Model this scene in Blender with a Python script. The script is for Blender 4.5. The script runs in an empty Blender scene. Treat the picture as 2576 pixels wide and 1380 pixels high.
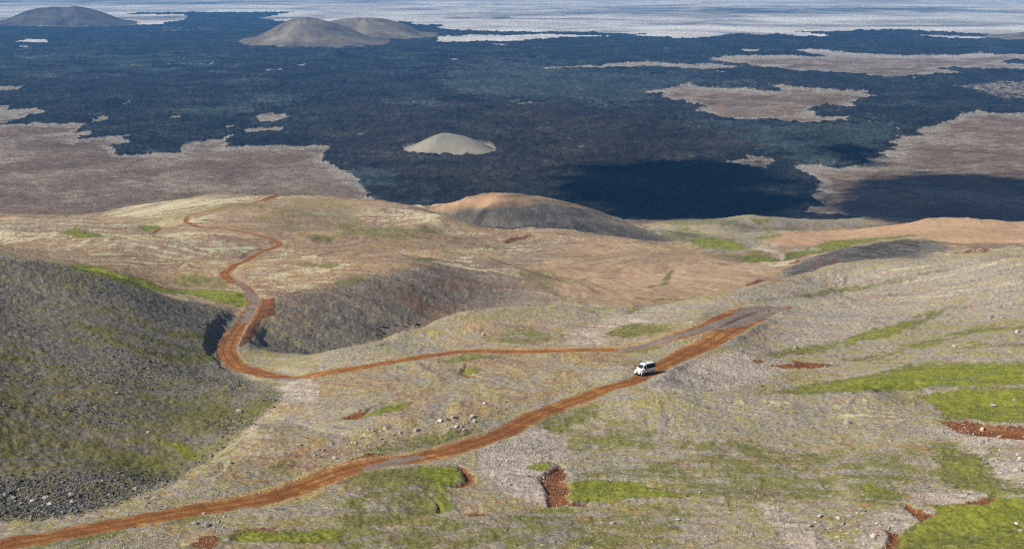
import bpy, bmesh, math, random
import numpy as np
from mathutils import Vector, Matrix, Euler

# ------------------------------------------------------------------ camera, sky, sun
scene = bpy.context.scene
COL = scene.collection
PITCH = math.radians(12.8)
CAMZ = 260.0
FD = 3354.0                      # focal length in units of a 2576 px wide frame
U0, V0 = 1288.0, 690.0

cam_d = bpy.data.cameras.new("camera")
cam_d.sensor_width = 36.0
cam_d.sensor_fit = 'HORIZONTAL'
cam_d.lens = 36.0 * FD / 2576.0
cam_d.clip_start = 1.0
cam_d.clip_end = 120000.0
cam = bpy.data.objects.new("camera", cam_d)
COL.objects.link(cam)
cam.location = (0, 0, CAMZ)
cam.rotation_euler = (math.pi / 2 - PITCH, 0, 0)
scene.camera = cam

SUN_EL = math.radians(38)
SUN_H = np.array([-0.91, -0.415]); SUN_H /= np.linalg.norm(SUN_H)
SUN_DIR = Vector((SUN_H[0] * math.cos(SUN_EL), SUN_H[1] * math.cos(SUN_EL), math.sin(SUN_EL)))
SUN_AZ = math.atan2(SUN_H[0], SUN_H[1])

world = bpy.data.worlds.new("World")
scene.world = world
world.use_nodes = True
wn = world.node_tree.nodes; wl = world.node_tree.links
wn.clear()
wo = wn.new('ShaderNodeOutputWorld'); wb = wn.new('ShaderNodeBackground'); ws = wn.new('ShaderNodeTexSky')
ws.sky_type = 'NISHITA'; ws.sun_disc = False
ws.sun_elevation = SUN_EL; ws.sun_rotation = SUN_AZ
wb.inputs['Strength'].default_value = 0.05
wl.new(ws.outputs[0], wb.inputs[0]); wl.new(wb.outputs[0], wo.inputs[0])

sun_d = bpy.data.lights.new("sun", 'SUN')
sun_d.energy = 4.8
sun_d.angle = math.radians(0.5)
sun_d.color = (1.0, 0.935, 0.81)
sun = bpy.data.objects.new("sun", sun_d)
COL.objects.link(sun)
sun.rotation_euler = SUN_DIR.to_track_quat('Z', 'Y').to_euler()
sun.location = (-300, -100, 500)

scene.view_settings.view_transform = 'Standard'
scene.view_settings.look = 'None'
scene.view_settings.exposure = 0.48
scene.view_settings.gamma = 1.0
scene.view_settings.use_curve_mapping = False
scene.cycles.use_denoising = False
scene.cycles.filter_width = 1.15
scene.cycles.max_bounces = 4
scene.cycles.diffuse_bounces = 2
scene.cycles.volume_bounces = 0
scene.cycles.transparent_max_bounces = 8

rng = np.random.default_rng(7)
random.seed(7)

# ------------------------------------------------------------------ small helpers
def link(o):
    COL.objects.link(o); return o

def smooth(e0, e1, x):
    t = np.clip((x - e0) / (e1 - e0), 0, 1)
    return t * t * (3 - 2 * t)

_tile = rng.random((512, 512)).astype(np.float32) * 2 - 1
def vnoise(x, y):
    xi = np.floor(x); yi = np.floor(y)
    fx = (x - xi).astype(np.float32); fy = (y - yi).astype(np.float32)
    fx = fx * fx * fx * (fx * (fx * 6 - 15) + 10); fy = fy * fy * fy * (fy * (fy * 6 - 15) + 10)
    x0 = xi.astype(np.int64) & 511; y0 = yi.astype(np.int64) & 511
    x1 = (x0 + 1) & 511; y1 = (y0 + 1) & 511
    a = _tile[y0, x0]; b = _tile[y0, x1]; c = _tile[y1, x0]; d = _tile[y1, x1]
    return (a + (b - a) * fx) * (1 - fy) + (c + (d - c) * fx) * fy
def fbm(x, y, octv=4, gain=0.5, ridged=False):
    s = 0; amp = 1.0; tot = 0
    ca, sa = math.cos(0.63), math.sin(0.63)
    for i in range(octv):
        n = vnoise(x + 17.3 * i, y - 9.1 * i)
        if ridged: n = 1 - 2 * np.abs(n)
        s = s + amp * n; tot += amp; amp *= gain
        x, y = (x * ca - y * sa) * 2.03, (x * sa + y * ca) * 2.03
    return s / tot

def depth_z(v, Y):
    """height of the point that the ray of image row v meets at ground depth Y"""
    return CAMZ - Y * np.tan(PITCH + np.arctan((np.asarray(v, float) - V0) / FD))
def u_to_a(u, v):
    xp = (u - U0) / FD; yp = (v - V0) / FD
    return xp / (math.cos(PITCH) - yp * math.sin(PITCH))
def project(X, Y, Z):
    dz = CAMZ - Z
    dp = Y * math.cos(PITCH) + dz * math.sin(PITCH)
    yp = (-Y * math.sin(PITCH) + dz * math.cos(PITCH)) / dp
    return U0 + FD * X / dp, V0 + FD * yp

_R0 = {1: (0, 0), 2: (1280, 0), 3: (2560, 0), 4: (0, 680), 5: (1280, 680), 6: (2560, 680), 7: (0, 1367), 8: (1280, 1367), 9: (2560, 1367)}
def R(k, pts):
    x0, y0 = _R0[k]
    return [((x0 + p[0] / 2) / 1.49068, (y0 + p[1] / 2) / 1.49068) + tuple(p[2:]) for p in pts]

# ------------------------------------------------------------------ control points of the hills
CTRL = []      # (a, q, z)
def cv(u, v, Y): CTRL.append((u_to_a(u, v), math.log(Y), float(depth_z(v, Y))))
def cz(u, Y, z): CTRL.append((u_to_a(u, 700), math.log(Y), z))
cols = {
 -350: "v1380:205 v1290:245 z310:170 z400:176 z500:178 z620:150 z800:110 z1000:75 z1200:40 z1450:0",
 0: "v1380:213 v1330:230 v1290:257 v1100:300 v900:370 v750:440 z570:132 v622:700 v590:800 v570:890 v556:950 z1040:62 v545:1220 v533:1360 z1460:0",
 300: "v1380:217 v1300:238 v1200:275 v1000:345 v850:420 v760:470 z562:126 v690:600 v660:665 v615:760 z815:88 v603:870 v578:960 v562:1000 z1070:57 v550:1140 z1400:3",
 450: "v740:590 v700:640 v660:700 v620:780 v590:880 v566:960 v545:1040 v525:1120",
 600: "v1380:222 v1250:250 v1150:284 v1050:345 v950:410 v900:448 v850:490 v790:530 v740:575 v700:620 v650:700 v600:810 v550:960 v515:1080 z1320:14 z1460:0",
 750: "v1320:236 v1200:267 v1080:312 v1000:352 v900:488 v820:528 v750:560 v700:612 v650:705 v600:815 v550:960",
 900: "v1380:226 v1250:253 v1180:272 v1080:306 v980:350 v910:395 z455:116 z500:106 v866:525 v800:556 v740:582 v700:604 v660:690 v620:790 v580:900 v540:1010 z1270:14 z1430:0",
 1050: "v900:398 v850:432 z500:112 z545:104 v830:565 v780:590 v730:612 v690:632 v650:720 v610:820 v570:920",
 1200: "v1380:231 v1200:269 v1100:297 v1000:340 v900:395 v840:432 z535:110 z580:103 v765:620 v715:652 v685:676 v645:765 v612:860 z1000:55 v573:1040 v530:1080 z1270:18 z1420:0",
 1350: "v980:345 v870:405 v810:448 z545:117 v760:610 v710:670 v670:740 v635:820 v612:880 z1000:57 v578:1040 v535:1080 z1250:22 z1400:0",
 1500: "v1380:235 v1250:264 v1100:305 v970:350 v880:400 v820:438 z540:118 v765:600 v720:680 v680:760 v640:850 v610:920 z1005:55 v580:1040 v548:1075 z1240:16 z1360:0",
 1650: "v940:352 v860:402 v800:442 z540:119 v755:605 v715:680 v680:765 v650:845 v625:900 z1000:52 z1200:20 v565:1290 v552:1380 z1450:0",
 1800: "v1380:235 v1250:262 v1100:300 v1020:324 v930:372 v845:402 v790:432 z540:121 v735:620 v700:700 v670:790 v632:980 v600:1090 v572:1210 v552:1340 z1430:0",
 1950: "v1300:251 v1150:287 v950:372 v880:402 v820:428 v750:472 z580:117 v690:690 z850:68 v640:930 v620:1010 v606:1060 z1200:22 v570:1240 v550:1360 z1450:0",
 2100: "v1380:233 v1200:272 v1100:300 v1030:322 v930:380 v850:415 v780:455 v720:505 z640:112 v655:765 z900:60 v630:960 v612:1030 v600:1070 z1220:20 v566:1290 v550:1370 z1450:2",
 2250: "v1000:335 v900:385 v800:438 v730:485 z640:118 v640:790 v615:820 z910:62 v600:1000 v580:1070 z1230:14 z1320:4 z1450:0",
 2400: "v1380:231 v1200:270 v1050:312 v980:340 v900:375 v800:430 v700:488 z640:122 v625:800 z920:64 v600:975 v570:1060 z1230:14 z1350:0",
 2576: "v1380:228 v1200:265 v1050:305 v900:362 v800:412 v700:466 z620:126 z760:100 v600:950 v570:1050 z1240:14 z1350:0",
 2950: "v1380:222 v1200:258 v1050:296 v900:352 v800:400 v700:455 z620:130 z760:104 z950:74 z1100:54 z1240:14 z1350:0",
}
for u, s in cols.items():
    for tok in s.split():
        v, Y = tok[1:].split(':')
        if tok[0] == 'v': cv(u, float(v), float(Y))
        else: cz(u, float(v), float(Y))
def crest(pts, gap, drop):
    n = len(pts)
    for i, (u, v, Y) in enumerate(pts):
        cv(u, v, Y)
        f = min(1.0, 0.45 + 0.55 * min(i, n - 1 - i) / 1.5)
        cz(u, Y + gap, float(depth_z(v, Y)) - drop * f)
crest([(760, 940, 392), (830, 900, 404), (900, 868, 420), (1000, 834, 440), (1100, 800, 460), (1200, 783, 474), (1300, 768, 485), (1400, 769, 487), (1500, 776, 482), (1600, 776, 478), (1700, 761, 472), (1800, 744, 470), (1880, 722, 490), (1960, 697, 512), (2050, 675, 540), (2150, 662, 560), (2280, 651, 556), (2400, 641, 542), (2500, 631, 530), (2576, 625, 520), (2750, 607, 500), (2950, 590, 490)], 52, 21)
crest([(1660, 992, 328), (1720, 989, 331), (1800, 985, 335), (1900, 983, 336), (2000, 985, 336), (2100, 985, 335), (2220, 985, 334)], 19, 6)
crest([(-100, 1325, 232), (0, 1300, 240), (150, 1283, 243), (300, 1257, 249), (420, 1215, 262), (500, 1175, 277), (560, 1130, 292), (620, 1080, 312), (690, 1020, 342)], 15, 5.5)
crest([(-250, 590, 480), (-100, 612, 490), (0, 630, 500), (120, 655, 508), (220, 680, 515), (300, 702, 522)], 42, 16)
crest([(180, 556, 1170), (255, 545, 1190), (330, 520, 1230), (450, 503, 1230), (560, 492, 1215), (660, 490, 1180), (760, 497, 1150), (860, 500, 1125), (930, 511, 1110), (1000, 520, 1090), (1080, 536, 1050), (1150, 562, 980), (1205, 582, 940), (1260, 600, 905)], 115, 40)
crest([(1065, 531, 1150), (1120, 511, 1145), (1180, 493, 1140), (1240, 487, 1132), (1320, 492, 1122), (1400, 505, 1112), (1500, 528, 1105), (1600, 565, 1090), (1680, 593, 1060), (1730, 612, 1030)], 120, 40)
crest([(1330, 598, 920), (1400, 591, 935), (1500, 592, 950), (1600, 605, 950), (1700, 625, 930), (1800, 645, 895), (1880, 666, 840)], 60, 17)
crest([(1960, 692, 755), (2040, 660, 780), (2120, 629, 800), (2200, 608, 820), (2260, 602, 830), (2340, 606, 835), (2430, 618, 830), (2500, 630, 800)], 75, 25)
crest([(1890, 606, 1110), (1950, 585, 1130), (2050, 582, 1130), (2150, 578, 1130), (2250, 565, 1125), (2330, 550, 1120), (2420, 549, 1120), (2576, 555, 1110), (2750, 556, 1100), (2950, 560, 1090)], 95, 32)
crest([(180, 640, 690), (300, 612, 755), (420, 601, 775), (520, 597, 790), (600, 600, 798), (655, 612, 785)], 32, 10)
crest([(-150, 560, 940), (0, 556, 950), (100, 553, 956), (250, 560, 960), (340, 571, 945), (410, 590, 900)], 55, 18)
crest([(-80, 612, 770), (0, 604, 785), (100, 600, 795), (200, 602, 790), (270, 612, 770)], 28, 7)
crest([(850, 660, 640), (950, 636, 690), (1060, 622, 735), (1150, 630, 740), (1250, 655, 715), (1330, 692, 680), (1400, 738, 640)], 45, 12)
crest([(760, 602, 830), (880, 586, 860), (1000, 580, 880), (1100, 590, 870), (1180, 606, 850)], 45, 12)
C = np.array(CTRL)
_d = np.sqrt((C[:, None, 0] - C[None, :, 0]) ** 2 + (C[:, None, 1] - C[None, :, 1]) ** 2 + 0.022 ** 2)
_P = np.c_[np.ones(len(C)), C[:, 0], C[:, 1]]
_A = np.block([[_d - np.eye(len(C)) * 0.0007, _P], [_P.T, np.zeros((3, 3))]])
_w = np.linalg.solve(_A, np.r_[C[:, 2], 0, 0, 0])

# ------------------------------------------------------------------ the terrain grid: fan of azimuths x depths
a_in = np.linspace(-0.435, 0.435, 1240)
a_l = -0.435 - np.cumsum(np.linspace(0.0009, 0.006, 70)); a_l = a_l[::-1]
a_ax = np.r_[a_l, a_in, -a_l[::-1]]
qs = [math.log(150.0)]
while qs[-1] < math.log(90000.0):
    Y = math.exp(qs[-1])
    H = np.interp(Y, [150, 230, 400, 600, 1000, 1450], [95, 100, 115, 145, 190, 260])
    st = min(Y / (1333 * H) * 0.92, 0.011 if Y < 14000 else 0.03)
    if Y < 200: st = 0.004
    qs.append(qs[-1] + st)
q_ax = np.array(qs)
NR, NC = len(q_ax), len(a_ax)
Yr = np.exp(q_ax)
ac = np.linspace(a_ax[0], a_ax[-1], 330); qc = np.linspace(q_ax[0], math.log(1750), 420)
AA, QQ = np.meshgrid(ac, qc)
zc = np.zeros(AA.shape)
for i in range(0, AA.shape[0], 20):
    s_ = slice(i, i + 20)
    dd = np.sqrt((AA[s_, :, None] - C[:, 0]) ** 2 + (QQ[s_, :, None] - C[:, 1]) ** 2 + 0.022 ** 2)
    zc[s_] = dd @ _w[:len(C)] + _w[-3] + _w[-2] * AA[s_] + _w[-1] * QQ[s_]
def cubic_matrix(src, dst):
    n = len(src); h = src[1] - src[0]
    t = np.clip((dst - src[0]) / h, 0, n - 1.0001); i = np.floor(t).astype(int); f = t - i
    M = np.zeros((len(dst), n), np.float32)
    ws_ = [-.5 * f + f * f - .5 * f ** 3, 1 - 2.5 * f * f + 1.5 * f ** 3, .5 * f + 2 * f * f - 1.5 * f ** 3, -.5 * f * f + .5 * f ** 3]
    for k in range(4):
        np.add.at(M, (np.arange(len(dst)), np.clip(i + k - 1, 0, n - 1)), ws_[k])
    return M
Z = (cubic_matrix(qc, q_ax) @ zc.astype(np.float32) @ cubic_matrix(ac, a_ax).T).astype(np.float64)
A2 = np.broadcast_to(a_ax[None, :], Z.shape); Q2 = np.broadcast_to(q_ax[:, None], Z.shape)
Y2 = np.broadcast_to(Yr[:, None], Z.shape); X2 = A2 * Y2
plain_w = smooth(1330, 1470, Y2 + 45 * fbm(X2 / 160, Y2 / 160, 3))
Z = np.maximum(Z, -1) * (1 - plain_w)

# --- far cones and cinder hills on the plain
def hill(sil, Yc, hd, mask=None, val=1.0, rough=0.05):
    sil = np.array(sil, float)
    aa = np.array([u_to_a(u, v) for u, v in sil])
    hh = np.maximum(depth_z(sil[:, 1], Yc), 0)
    h = np.interp(A2, aa, hh, left=0, right=0)
    k = 5
    hs = np.interp(a_ax, aa, hh, left=0, right=0)
    hs = np.convolve(np.pad(hs, k, mode='edge'), np.ones(2 * k + 1) / (2 * k + 1), mode='valid')
    hm = hh.max()
    hdep = hd * (0.62 + 0.38 * np.sqrt(np.clip(hs / hm, 0, 1)))
    s = (Y2 - Yc) / hdep[None, :]
    n = fbm(X2 / (hm * 1.3), Y2 / (hm * 1.3), 5, 0.55)
    f = np.clip(1 - np.abs(s), 0, 1); f = 0.6 * f + 0.4 * f * f * (3 - 2 * f)
    b = hs[None, :] * f * (1 + rough * n * np.clip(np.abs(s) * 3, 0, 1))
    if mask is not None:
        mask[:] = np.maximum(mask, val * smooth(0.010, 0.030, b / hm + 0.004 * n))
    return b
M = {k: np.zeros(Z.shape, np.float32) for k in ("grass", "soil", "gold", "dark", "lichen", "gravel", "road", "wet", "lane", "pale", "cone", "brown", "black", "pool", "tan", "slick", "rim", "wetl")}
hillz = np.zeros(Z.shape)
for args in [
    ([(-140, 70), (-60, 62), (0, 54), (30, 43), (60, 29), (92, 20), (130, 17), (165, 18), (190, 14), (215, 19), (250, 28), (275, 37), (310, 50), (350, 66)], 7000, 620, 1.0),
    ([(600, 108), (640, 92), (680, 74), (710, 56), (735, 46), (760, 41), (785, 43), (815, 50), (850, 60), (890, 76), (940, 98), (990, 112)], 5080, 420, 1.0),
    ([(770, 80), (830, 53), (870, 47), (910, 44), (960, 46), (1000, 54), (1030, 66), (1060, 81), (1105, 99)], 5620, 430, 1.0),
    ([(1003, 389), (1011, 383), (1027, 372), (1058, 355), (1088, 341), (1110, 333.5), (1140, 335.5), (1174, 343), (1204, 354), (1224, 365), (1240, 375), (1248, 386)], 1985, 66, 1.0),
    ([(2470, 101), (2530, 87), (2576, 80), (2640, 72), (2720, 95)], 5500, 330, 1.0)]:
    hillz = np.maximum(hillz, hill(args[0], args[1], args[2], M["cone"], args[3]))
bump = hill([(770, 158), (800, 143), (822, 130), (838, 122), (856, 131), (872, 141), (905, 158)], 4150, 230)
Z = Z + hillz + bump
Zb = Z.copy()

# --- noise fields used for edges and relief
NA = fbm(A2 * 260, Q2 * 260, 5, 0.6); NB = fbm(A2 * 260 + 51, Q2 * 260 + 23, 5, 0.6)
far_n = smooth(1250, 1500, Y2)
NA = NA + far_n * 1.6 * fbm(A2 * 75 + 5, Q2 * 75, 5, 0.62); NB = NB + far_n * 1.3 * fbm(A2 * 75 + 77, Q2 * 75 + 31, 5, 0.62)
Uw, Vw = project(X2, Y2, Z)

# grain that runs down the slopes: noise averaged along the fall line
def flow_noise(K, octv, n, step):
    Za, Zq = np.gradient(Zb, q_ax, a_ax)[::-1]
    gx = Za / Y2; gy = (Zq - A2 * Za) / Y2
    w = smooth(.02, .10, np.hypot(gx, gy))
    gx = gx * w - (1 - w) * .12; gy = gy * w + (1 - w) * .03
    L = np.hypot(gx, gy) + 1e-9
    gx = gx / L; gy = gy / L
    da = gx - A2 * gy; dq = gy
    s = 0
    for k in range(-n, n + 1):
        s = s + fbm((A2 + da * k * step) * K, (Q2 + dq * k * step) * K, octv, .6) * (1 - abs(k) / (n + 1.5))
    s = s - s.mean(); return (s / s.std()).astype(np.float32)
M["flow"] = flow_noise(210, 2, 6, .0042); M["flowb"] = flow_noise(52, 3, 5, .016)
g_ = fbm(A2 * 900 + 7, Q2 * 620 + 3, 2, .7); M["grain"] = (g_ / g_.std()).astype(np.float32)

def signed(px, py, poly):
    P = np.asarray(poly, float); n = len(P)
    d2 = np.full(px.shape, 1e18); inside = np.zeros(px.shape, bool)
    for i in range(n):
        x0, y0 = P[i]; x1, y1 = P[(i + 1) % n]
        ex, ey = x1 - x0, y1 - y0
        wx, wy = px - x0, py - y0
        t = np.clip((wx * ex + wy * ey) / (ex * ex + ey * ey + 1e-12), 0, 1)
        d2 = np.minimum(d2, (wx - ex * t) ** 2 + (wy - ey * t) ** 2)
        if y0 != y1:
            c = ((y0 <= py) & (py < y1)) | ((y1 <= py) & (py < y0))
            inside ^= c & (px < x0 + (py - y0) * ex / (y1 - y0))
    d = np.sqrt(d2)
    return np.where(inside, d, -d)
def stroke_sd(px, py, pts, k):
    d = np.full(px.shape, -1e9)
    for (x0, y0, w0), (x1, y1, w1) in zip(pts[:-1], pts[1:]):
        ex, ey = x1 - x0, (y1 - y0) * k
        wx, wy = px - x0, py - y0 * k
        t = np.clip((wx * ex + wy * ey) / (ex * ex + ey * ey + 1e-12), 0, 1)
        d = np.maximum(d, w0 + (w1 - w0) * t - np.sqrt((wx - ex * t) ** 2 + (wy - ey * t) ** 2))
    return d
def paint(name, pts, val=1.0, feather=8, warp=14, yr=(150, 700), k=3.0, mode='max', stroke=False):
    # what the frame cuts off goes on beyond it
    pts = [(p[0] + (420 if p[0] > 2560 else -420 if p[0] < 3 else 0),) + tuple(p[1:]) for p in pts]
    P = np.asarray([p[:2] for p in pts], float)
    m = 3 * feather + 2 * warp + (max(p[2] for p in pts) if stroke else 0) + 4
    r0, r1 = np.searchsorted(Yr, yr[0]), np.searchsorted(Yr, yr[1])
    sub = (slice(r0, r1), slice(None))
    Us, Vs = Uw[sub], Vw[sub]
    sel = (Us > P[:, 0].min() - m) & (Us < P[:, 0].max() + m) & (Vs > P[:, 1].min() - m / k) & (Vs < P[:, 1].max() + m / k)
    if not sel.any(): return
    px = Us[sel] + warp * NA[sub][sel]; py = (Vs[sel]) * k + warp * NB[sub][sel]
    if stroke: sd = stroke_sd(px, py, pts, k)
    else: sd = signed(px, py, [(p[0], p[1] * k) for p in pts])
    w = smooth(-feather, feather, sd) * val
    arr = M[name][sub]
    if mode == 'max': arr[sel] = np.maximum(arr[sel], w)
    elif mode == 'add': arr[sel] = np.clip(arr[sel] + w, 0, 1)
    else: arr[sel] = arr[sel] * (1 - w)
NEAR = (150, 560); MID = (480, 1480); FAR = (1180, 90000)
def unproject(u, v, rmin=0):
    """ground point that shows at image point (u, v): x, y, z"""
    a = u_to_a(u, v)
    c = int(np.clip(np.searchsorted(a_ax, a), 1, NC - 1))
    col = Vw[rmin:, c]
    r = int(np.argmax(col <= v)) + rmin
    if r == 0: r = 1
    v0, v1 = Vw[r - 1, c], Vw[r, c]
    f = 0.0 if v0 == v1 else float(np.clip((v0 - v) / (v0 - v1), 0, 1))
    Y = Yr[r - 1] + (Yr[r] - Yr[r - 1]) * f
    return a * Y, Y, Z[r - 1, c] + (Z[r, c] - Z[r - 1, c]) * f
def ground(x, y):
    """bilinear height of the finished terrain"""
    a = np.asarray(x) / np.asarray(y); q = np.log(y)
    ci = np.clip(np.searchsorted(a_ax, a) - 1, 0, NC - 2); ri = np.clip(np.searchsorted(q_ax, q) - 1, 0, NR - 2)
    fa = np.clip((a - a_ax[ci]) / (a_ax[ci + 1] - a_ax[ci]), 0, 1); fq = np.clip((q - q_ax[ri]) / (q_ax[ri + 1] - q_ax[ri]), 0, 1)
    return (Z[ri, ci] * (1 - fa) + Z[ri, ci + 1] * fa) * (1 - fq) + (Z[ri + 1, ci] * (1 - fa) + Z[ri + 1, ci + 1] * fa) * fq

# ------------------------------------------------------------------ what grows and lies where (material masks on the ground)
# --- dark and light stone, and shade painted on the mid hills
paint("dark", [(-300, 560), (0, 632), (120, 658), (300, 706), (430, 735), (560, 772), (615, 790), (560, 850), (545, 915), (620, 950), (715, 985), (690, 1022), (620, 1082), (560, 1132), (500, 1178), (420, 1218), (300, 1258), (150, 1284), (0, 1302), (-300, 1345)], .85, 14, 12, (236, 545))
paint("dark", R(7, [(0, 820), (300, 780), (700, 690), (1100, 700), (1480, 740), (1400, 840), (1100, 960), (800, 1080), (300, 1160), (0, 1190)]), 1.0, 20, 25, (236, 420))
paint("black", R(7, [(-60, 880), (200, 860), (600, 830), (1000, 850), (1200, 880), (1050, 980), (780, 1090), (300, 1150), (-60, 1100)]), .42, 60, 60, (236, 420))
paint("dark", [(690, 735), (800, 722), (930, 690), (1080, 672), (1220, 690), (1330, 735), (1400, 768), (1300, 790), (1120, 800), (960, 850), (760, 950), (600, 900), (640, 850), (680, 790)], .88, 40, 30, (480, 720))  # brown-grey face, deepened with painted fold shade
paint("soil", [(720, 745), (860, 725), (1000, 735), (1150, 760), (1280, 765), (1120, 800), (980, 850), (880, 850), (780, 800)], .22, 40, 40, (480, 720))
paint("dark", [(1950, 700), (2040, 655), (2110, 625), (2200, 603), (2270, 598), (2350, 604), (2400, 630), (2300, 660), (2150, 675), (2050, 700)], 1.0, 12, 9, (640, 880))
paint('black', [(1970, 700), (2050, 655), (2120, 625), (2210, 604), (2270, 600), (2330, 610), (2300, 650), (2150, 675), (2050, 700)], .8, 20, 14, (640, 880))
paint("dark", [(1085, 537), (1180, 524), (1380, 514), (1500, 532), (1600, 570), (1690, 610), (1560, 605), (1450, 596), (1340, 600), (1250, 600), (1180, 575)], .9, 12, 8, (960, 1200))  # grey flank; the cloud's shade is partly put into this tone
paint("gravel", R(8, [(1060, 610), (1250, 560), (1500, 480), (1660, 560), (1700, 700), (1500, 800), (1560, 900), (1540, 1060), (1350, 1010), (1150, 900), (1040, 800)]), .95, 18, 25, NEAR)
paint("gravel", [(1560, 790), (1700, 762), (1880, 735), (2050, 690), (2200, 672), (2400, 655), (2600, 640), (2600, 780), (2350, 800), (2100, 860), (1900, 900), (1880, 850), (1950, 780), (1850, 770), (1700, 790)], .20, 40, 40, NEAR)
paint('tan', [(1560, 790), (1700, 762), (1880, 735), (2050, 690), (2200, 672), (2400, 655), (2700, 630), (2700, 900), (2350, 880), (2100, 900), (1900, 900), (1700, 790)], .5, 50, 50, NEAR)
paint("gravel", [(1740, 905), (1900, 880), (1990, 930), (1850, 975), (1760, 985), (1650, 985), (1640, 940)], .6, 30, 30, NEAR)
paint("gravel", [(700, 975), (770, 945), (800, 975), (790, 1010), (700, 1020), (640, 1075), (610, 1085), (680, 1015)], .9, 12, 15, NEAR)
paint("gravel", R(5, [(1700, 1130), (1950, 1050), (2250, 1000), (2400, 1080), (2100, 1100), (1950, 1230), (1750, 1240)]), .7, 25, 30, NEAR)
paint("gravel", R(9, [(480, 1000), (620, 1030), (850, 1150), (1000, 1280), (1050, 1380), (820, 1380), (720, 1200), (600, 1080)]), .8, 14, 18, NEAR)
paint("gravel", R(9, [(1900, 480), (2560, 580), (2560, 900), (2350, 830), (2150, 600)]), .7, 25, 30, NEAR)
paint("gravel", R(9, [(1700, 960), (2100, 950), (2350, 960), (2200, 1040), (1800, 1030)]), .7, 14, 15, NEAR)
paint("gravel", R(9, [(1500, 1100), (1800, 1140), (1650, 1250), (1560, 1370), (1300, 1370), (1350, 1200)]), .5, 14, 20, NEAR)
M["tan"][:] = smooth(470, 600, Y2) * .8 + .12
paint("tan", [(700, 990), (900, 900), (1200, 800), (1500, 780), (1700, 830), (1600, 930), (1300, 1040), (900, 1150), (600, 1240), (500, 1200)], .55, 50, 40, NEAR)
paint('dark', [(1060, 625), (1150, 640), (1270, 668), (1400, 738), (1480, 772), (1380, 772), (1240, 725), (1080, 675)], .42, 30, 26, (540, 800))  # flank turned from the sun, its shade painted as darker ground
paint('tan', [(1600, 610), (1660, 560), (1760, 535), (2200, 530), (2300, 555), (2050, 580), (1900, 600), (1960, 640), (1800, 650)], .6, 30, 30, (950, 1480), mode='mul')
# --- golden and orange weathered ground
paint("gold", [(1100, 800), (1400, 768), (1560, 775), (1750, 760), (1900, 715), (1960, 695), (1900, 660), (1780, 640), (1650, 605), (1500, 590), (1400, 600), (1330, 650), (1380, 720), (1300, 770)], .75, 50, 40, (540, 1020))
paint("gold", [(1060, 535), (1120, 508), (1240, 482), (1400, 500), (1520, 530), (1620, 570), (1500, 533), (1370, 515), (1200, 528), (1110, 540)], 1.0, 10, 10, (1020, 1200))
paint("gold", [(1890, 606), (1960, 582), (2150, 574), (2330, 546), (2600, 550), (2600, 640), (2440, 650), (2380, 610), (2230, 600), (2060, 625), (1940, 625)], 1.0, 16, 14, (880, 1230))
paint("gold", [(1600, 605), (1720, 610), (1790, 640), (1760, 665), (1650, 640)], .8, 18, 15, (860, 1180))
paint("gold", [(900, 640), (1050, 615), (1300, 650), (1350, 740), (1250, 700), (1050, 660), (950, 690)], .4, 40, 40, (580, 900))
paint("gold", [(450, 560), (560, 570), (700, 590), (900, 560), (1050, 590), (900, 610), (700, 640), (520, 590)], .4, 30, 30, (760, 1100))
paint("gold", [(330, 640), (420, 620), (480, 625), (440, 655), (380, 655)], .6, 16, 14, (600, 900))
paint("gold", R(4, [(1290, 380), (1200, 330), (1350, 290), (1450, 310), (1050, 450)]), .6, 14, 14, (760, 1200))
paint("gold", R(4, [(-20, 262), (120, 272), (260, 285), (120, 290), (-20, 280)]), 1.0, 4, 5, (1000, 1500), k=5)
paint("gold", R(8, [(0, 40), (880, 40), (860, 90), (560, 170), (0, 250)]), .3, 30, 35, NEAR)
paint("gold", R(5, [(900, 1030), (1500, 1030), (1700, 1130), (1300, 1200), (700, 1260)]), .45, 30, 35, NEAR)
paint("gold", R(8, [(500, 300), (740, 260), (820, 270), (700, 320), (540, 340)]), .7, 12, 16, NEAR)
paint("gold", R(8, [(150, 1080), (500, 1130), (380, 1190), (0, 1230), (0, 1180)]), .5, 14, 20, NEAR)
paint("gold", R(8, [(860, 980), (1000, 1020), (1160, 1120), (900, 1130)]), .7, 10, 14, NEAR)
paint("gold", R(7, [(1100, 1280), (1300, 1220), (1560, 1240), (1660, 1290), (1500, 1360), (1100, 1380)]), .5, 14, 20, NEAR)
paint("gold", R(7, [(2000, 420), (2560, 320), (2560, 420), (2200, 600), (1800, 640)]), .35, 24, 28, NEAR)
for pts in ([(880, 600), (1200, 590), (1000, 640)], [(1380, 600), (1620, 560), (1650, 600), (1420, 640)], [(0, 1290), (180, 1300), (320, 1380), (0, 1390)], [(320, 1190), (420, 1200), (440, 1300), (340, 1260)], [(720, 1080), (960, 1090), (960, 1130), (740, 1120)]):
    paint("gold", R(9, pts), .6, 12, 16, NEAR)
for pts in ([(980, 720), (1200, 700), (1350, 800), (1200, 900), (1050, 850)], [(700, 700), (820, 730), (780, 860), (700, 800)], [(900, 760), (960, 740), (980, 800), (920, 830)]):
    paint("soil", pts, .3, 25, 45, (480, 720))
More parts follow.
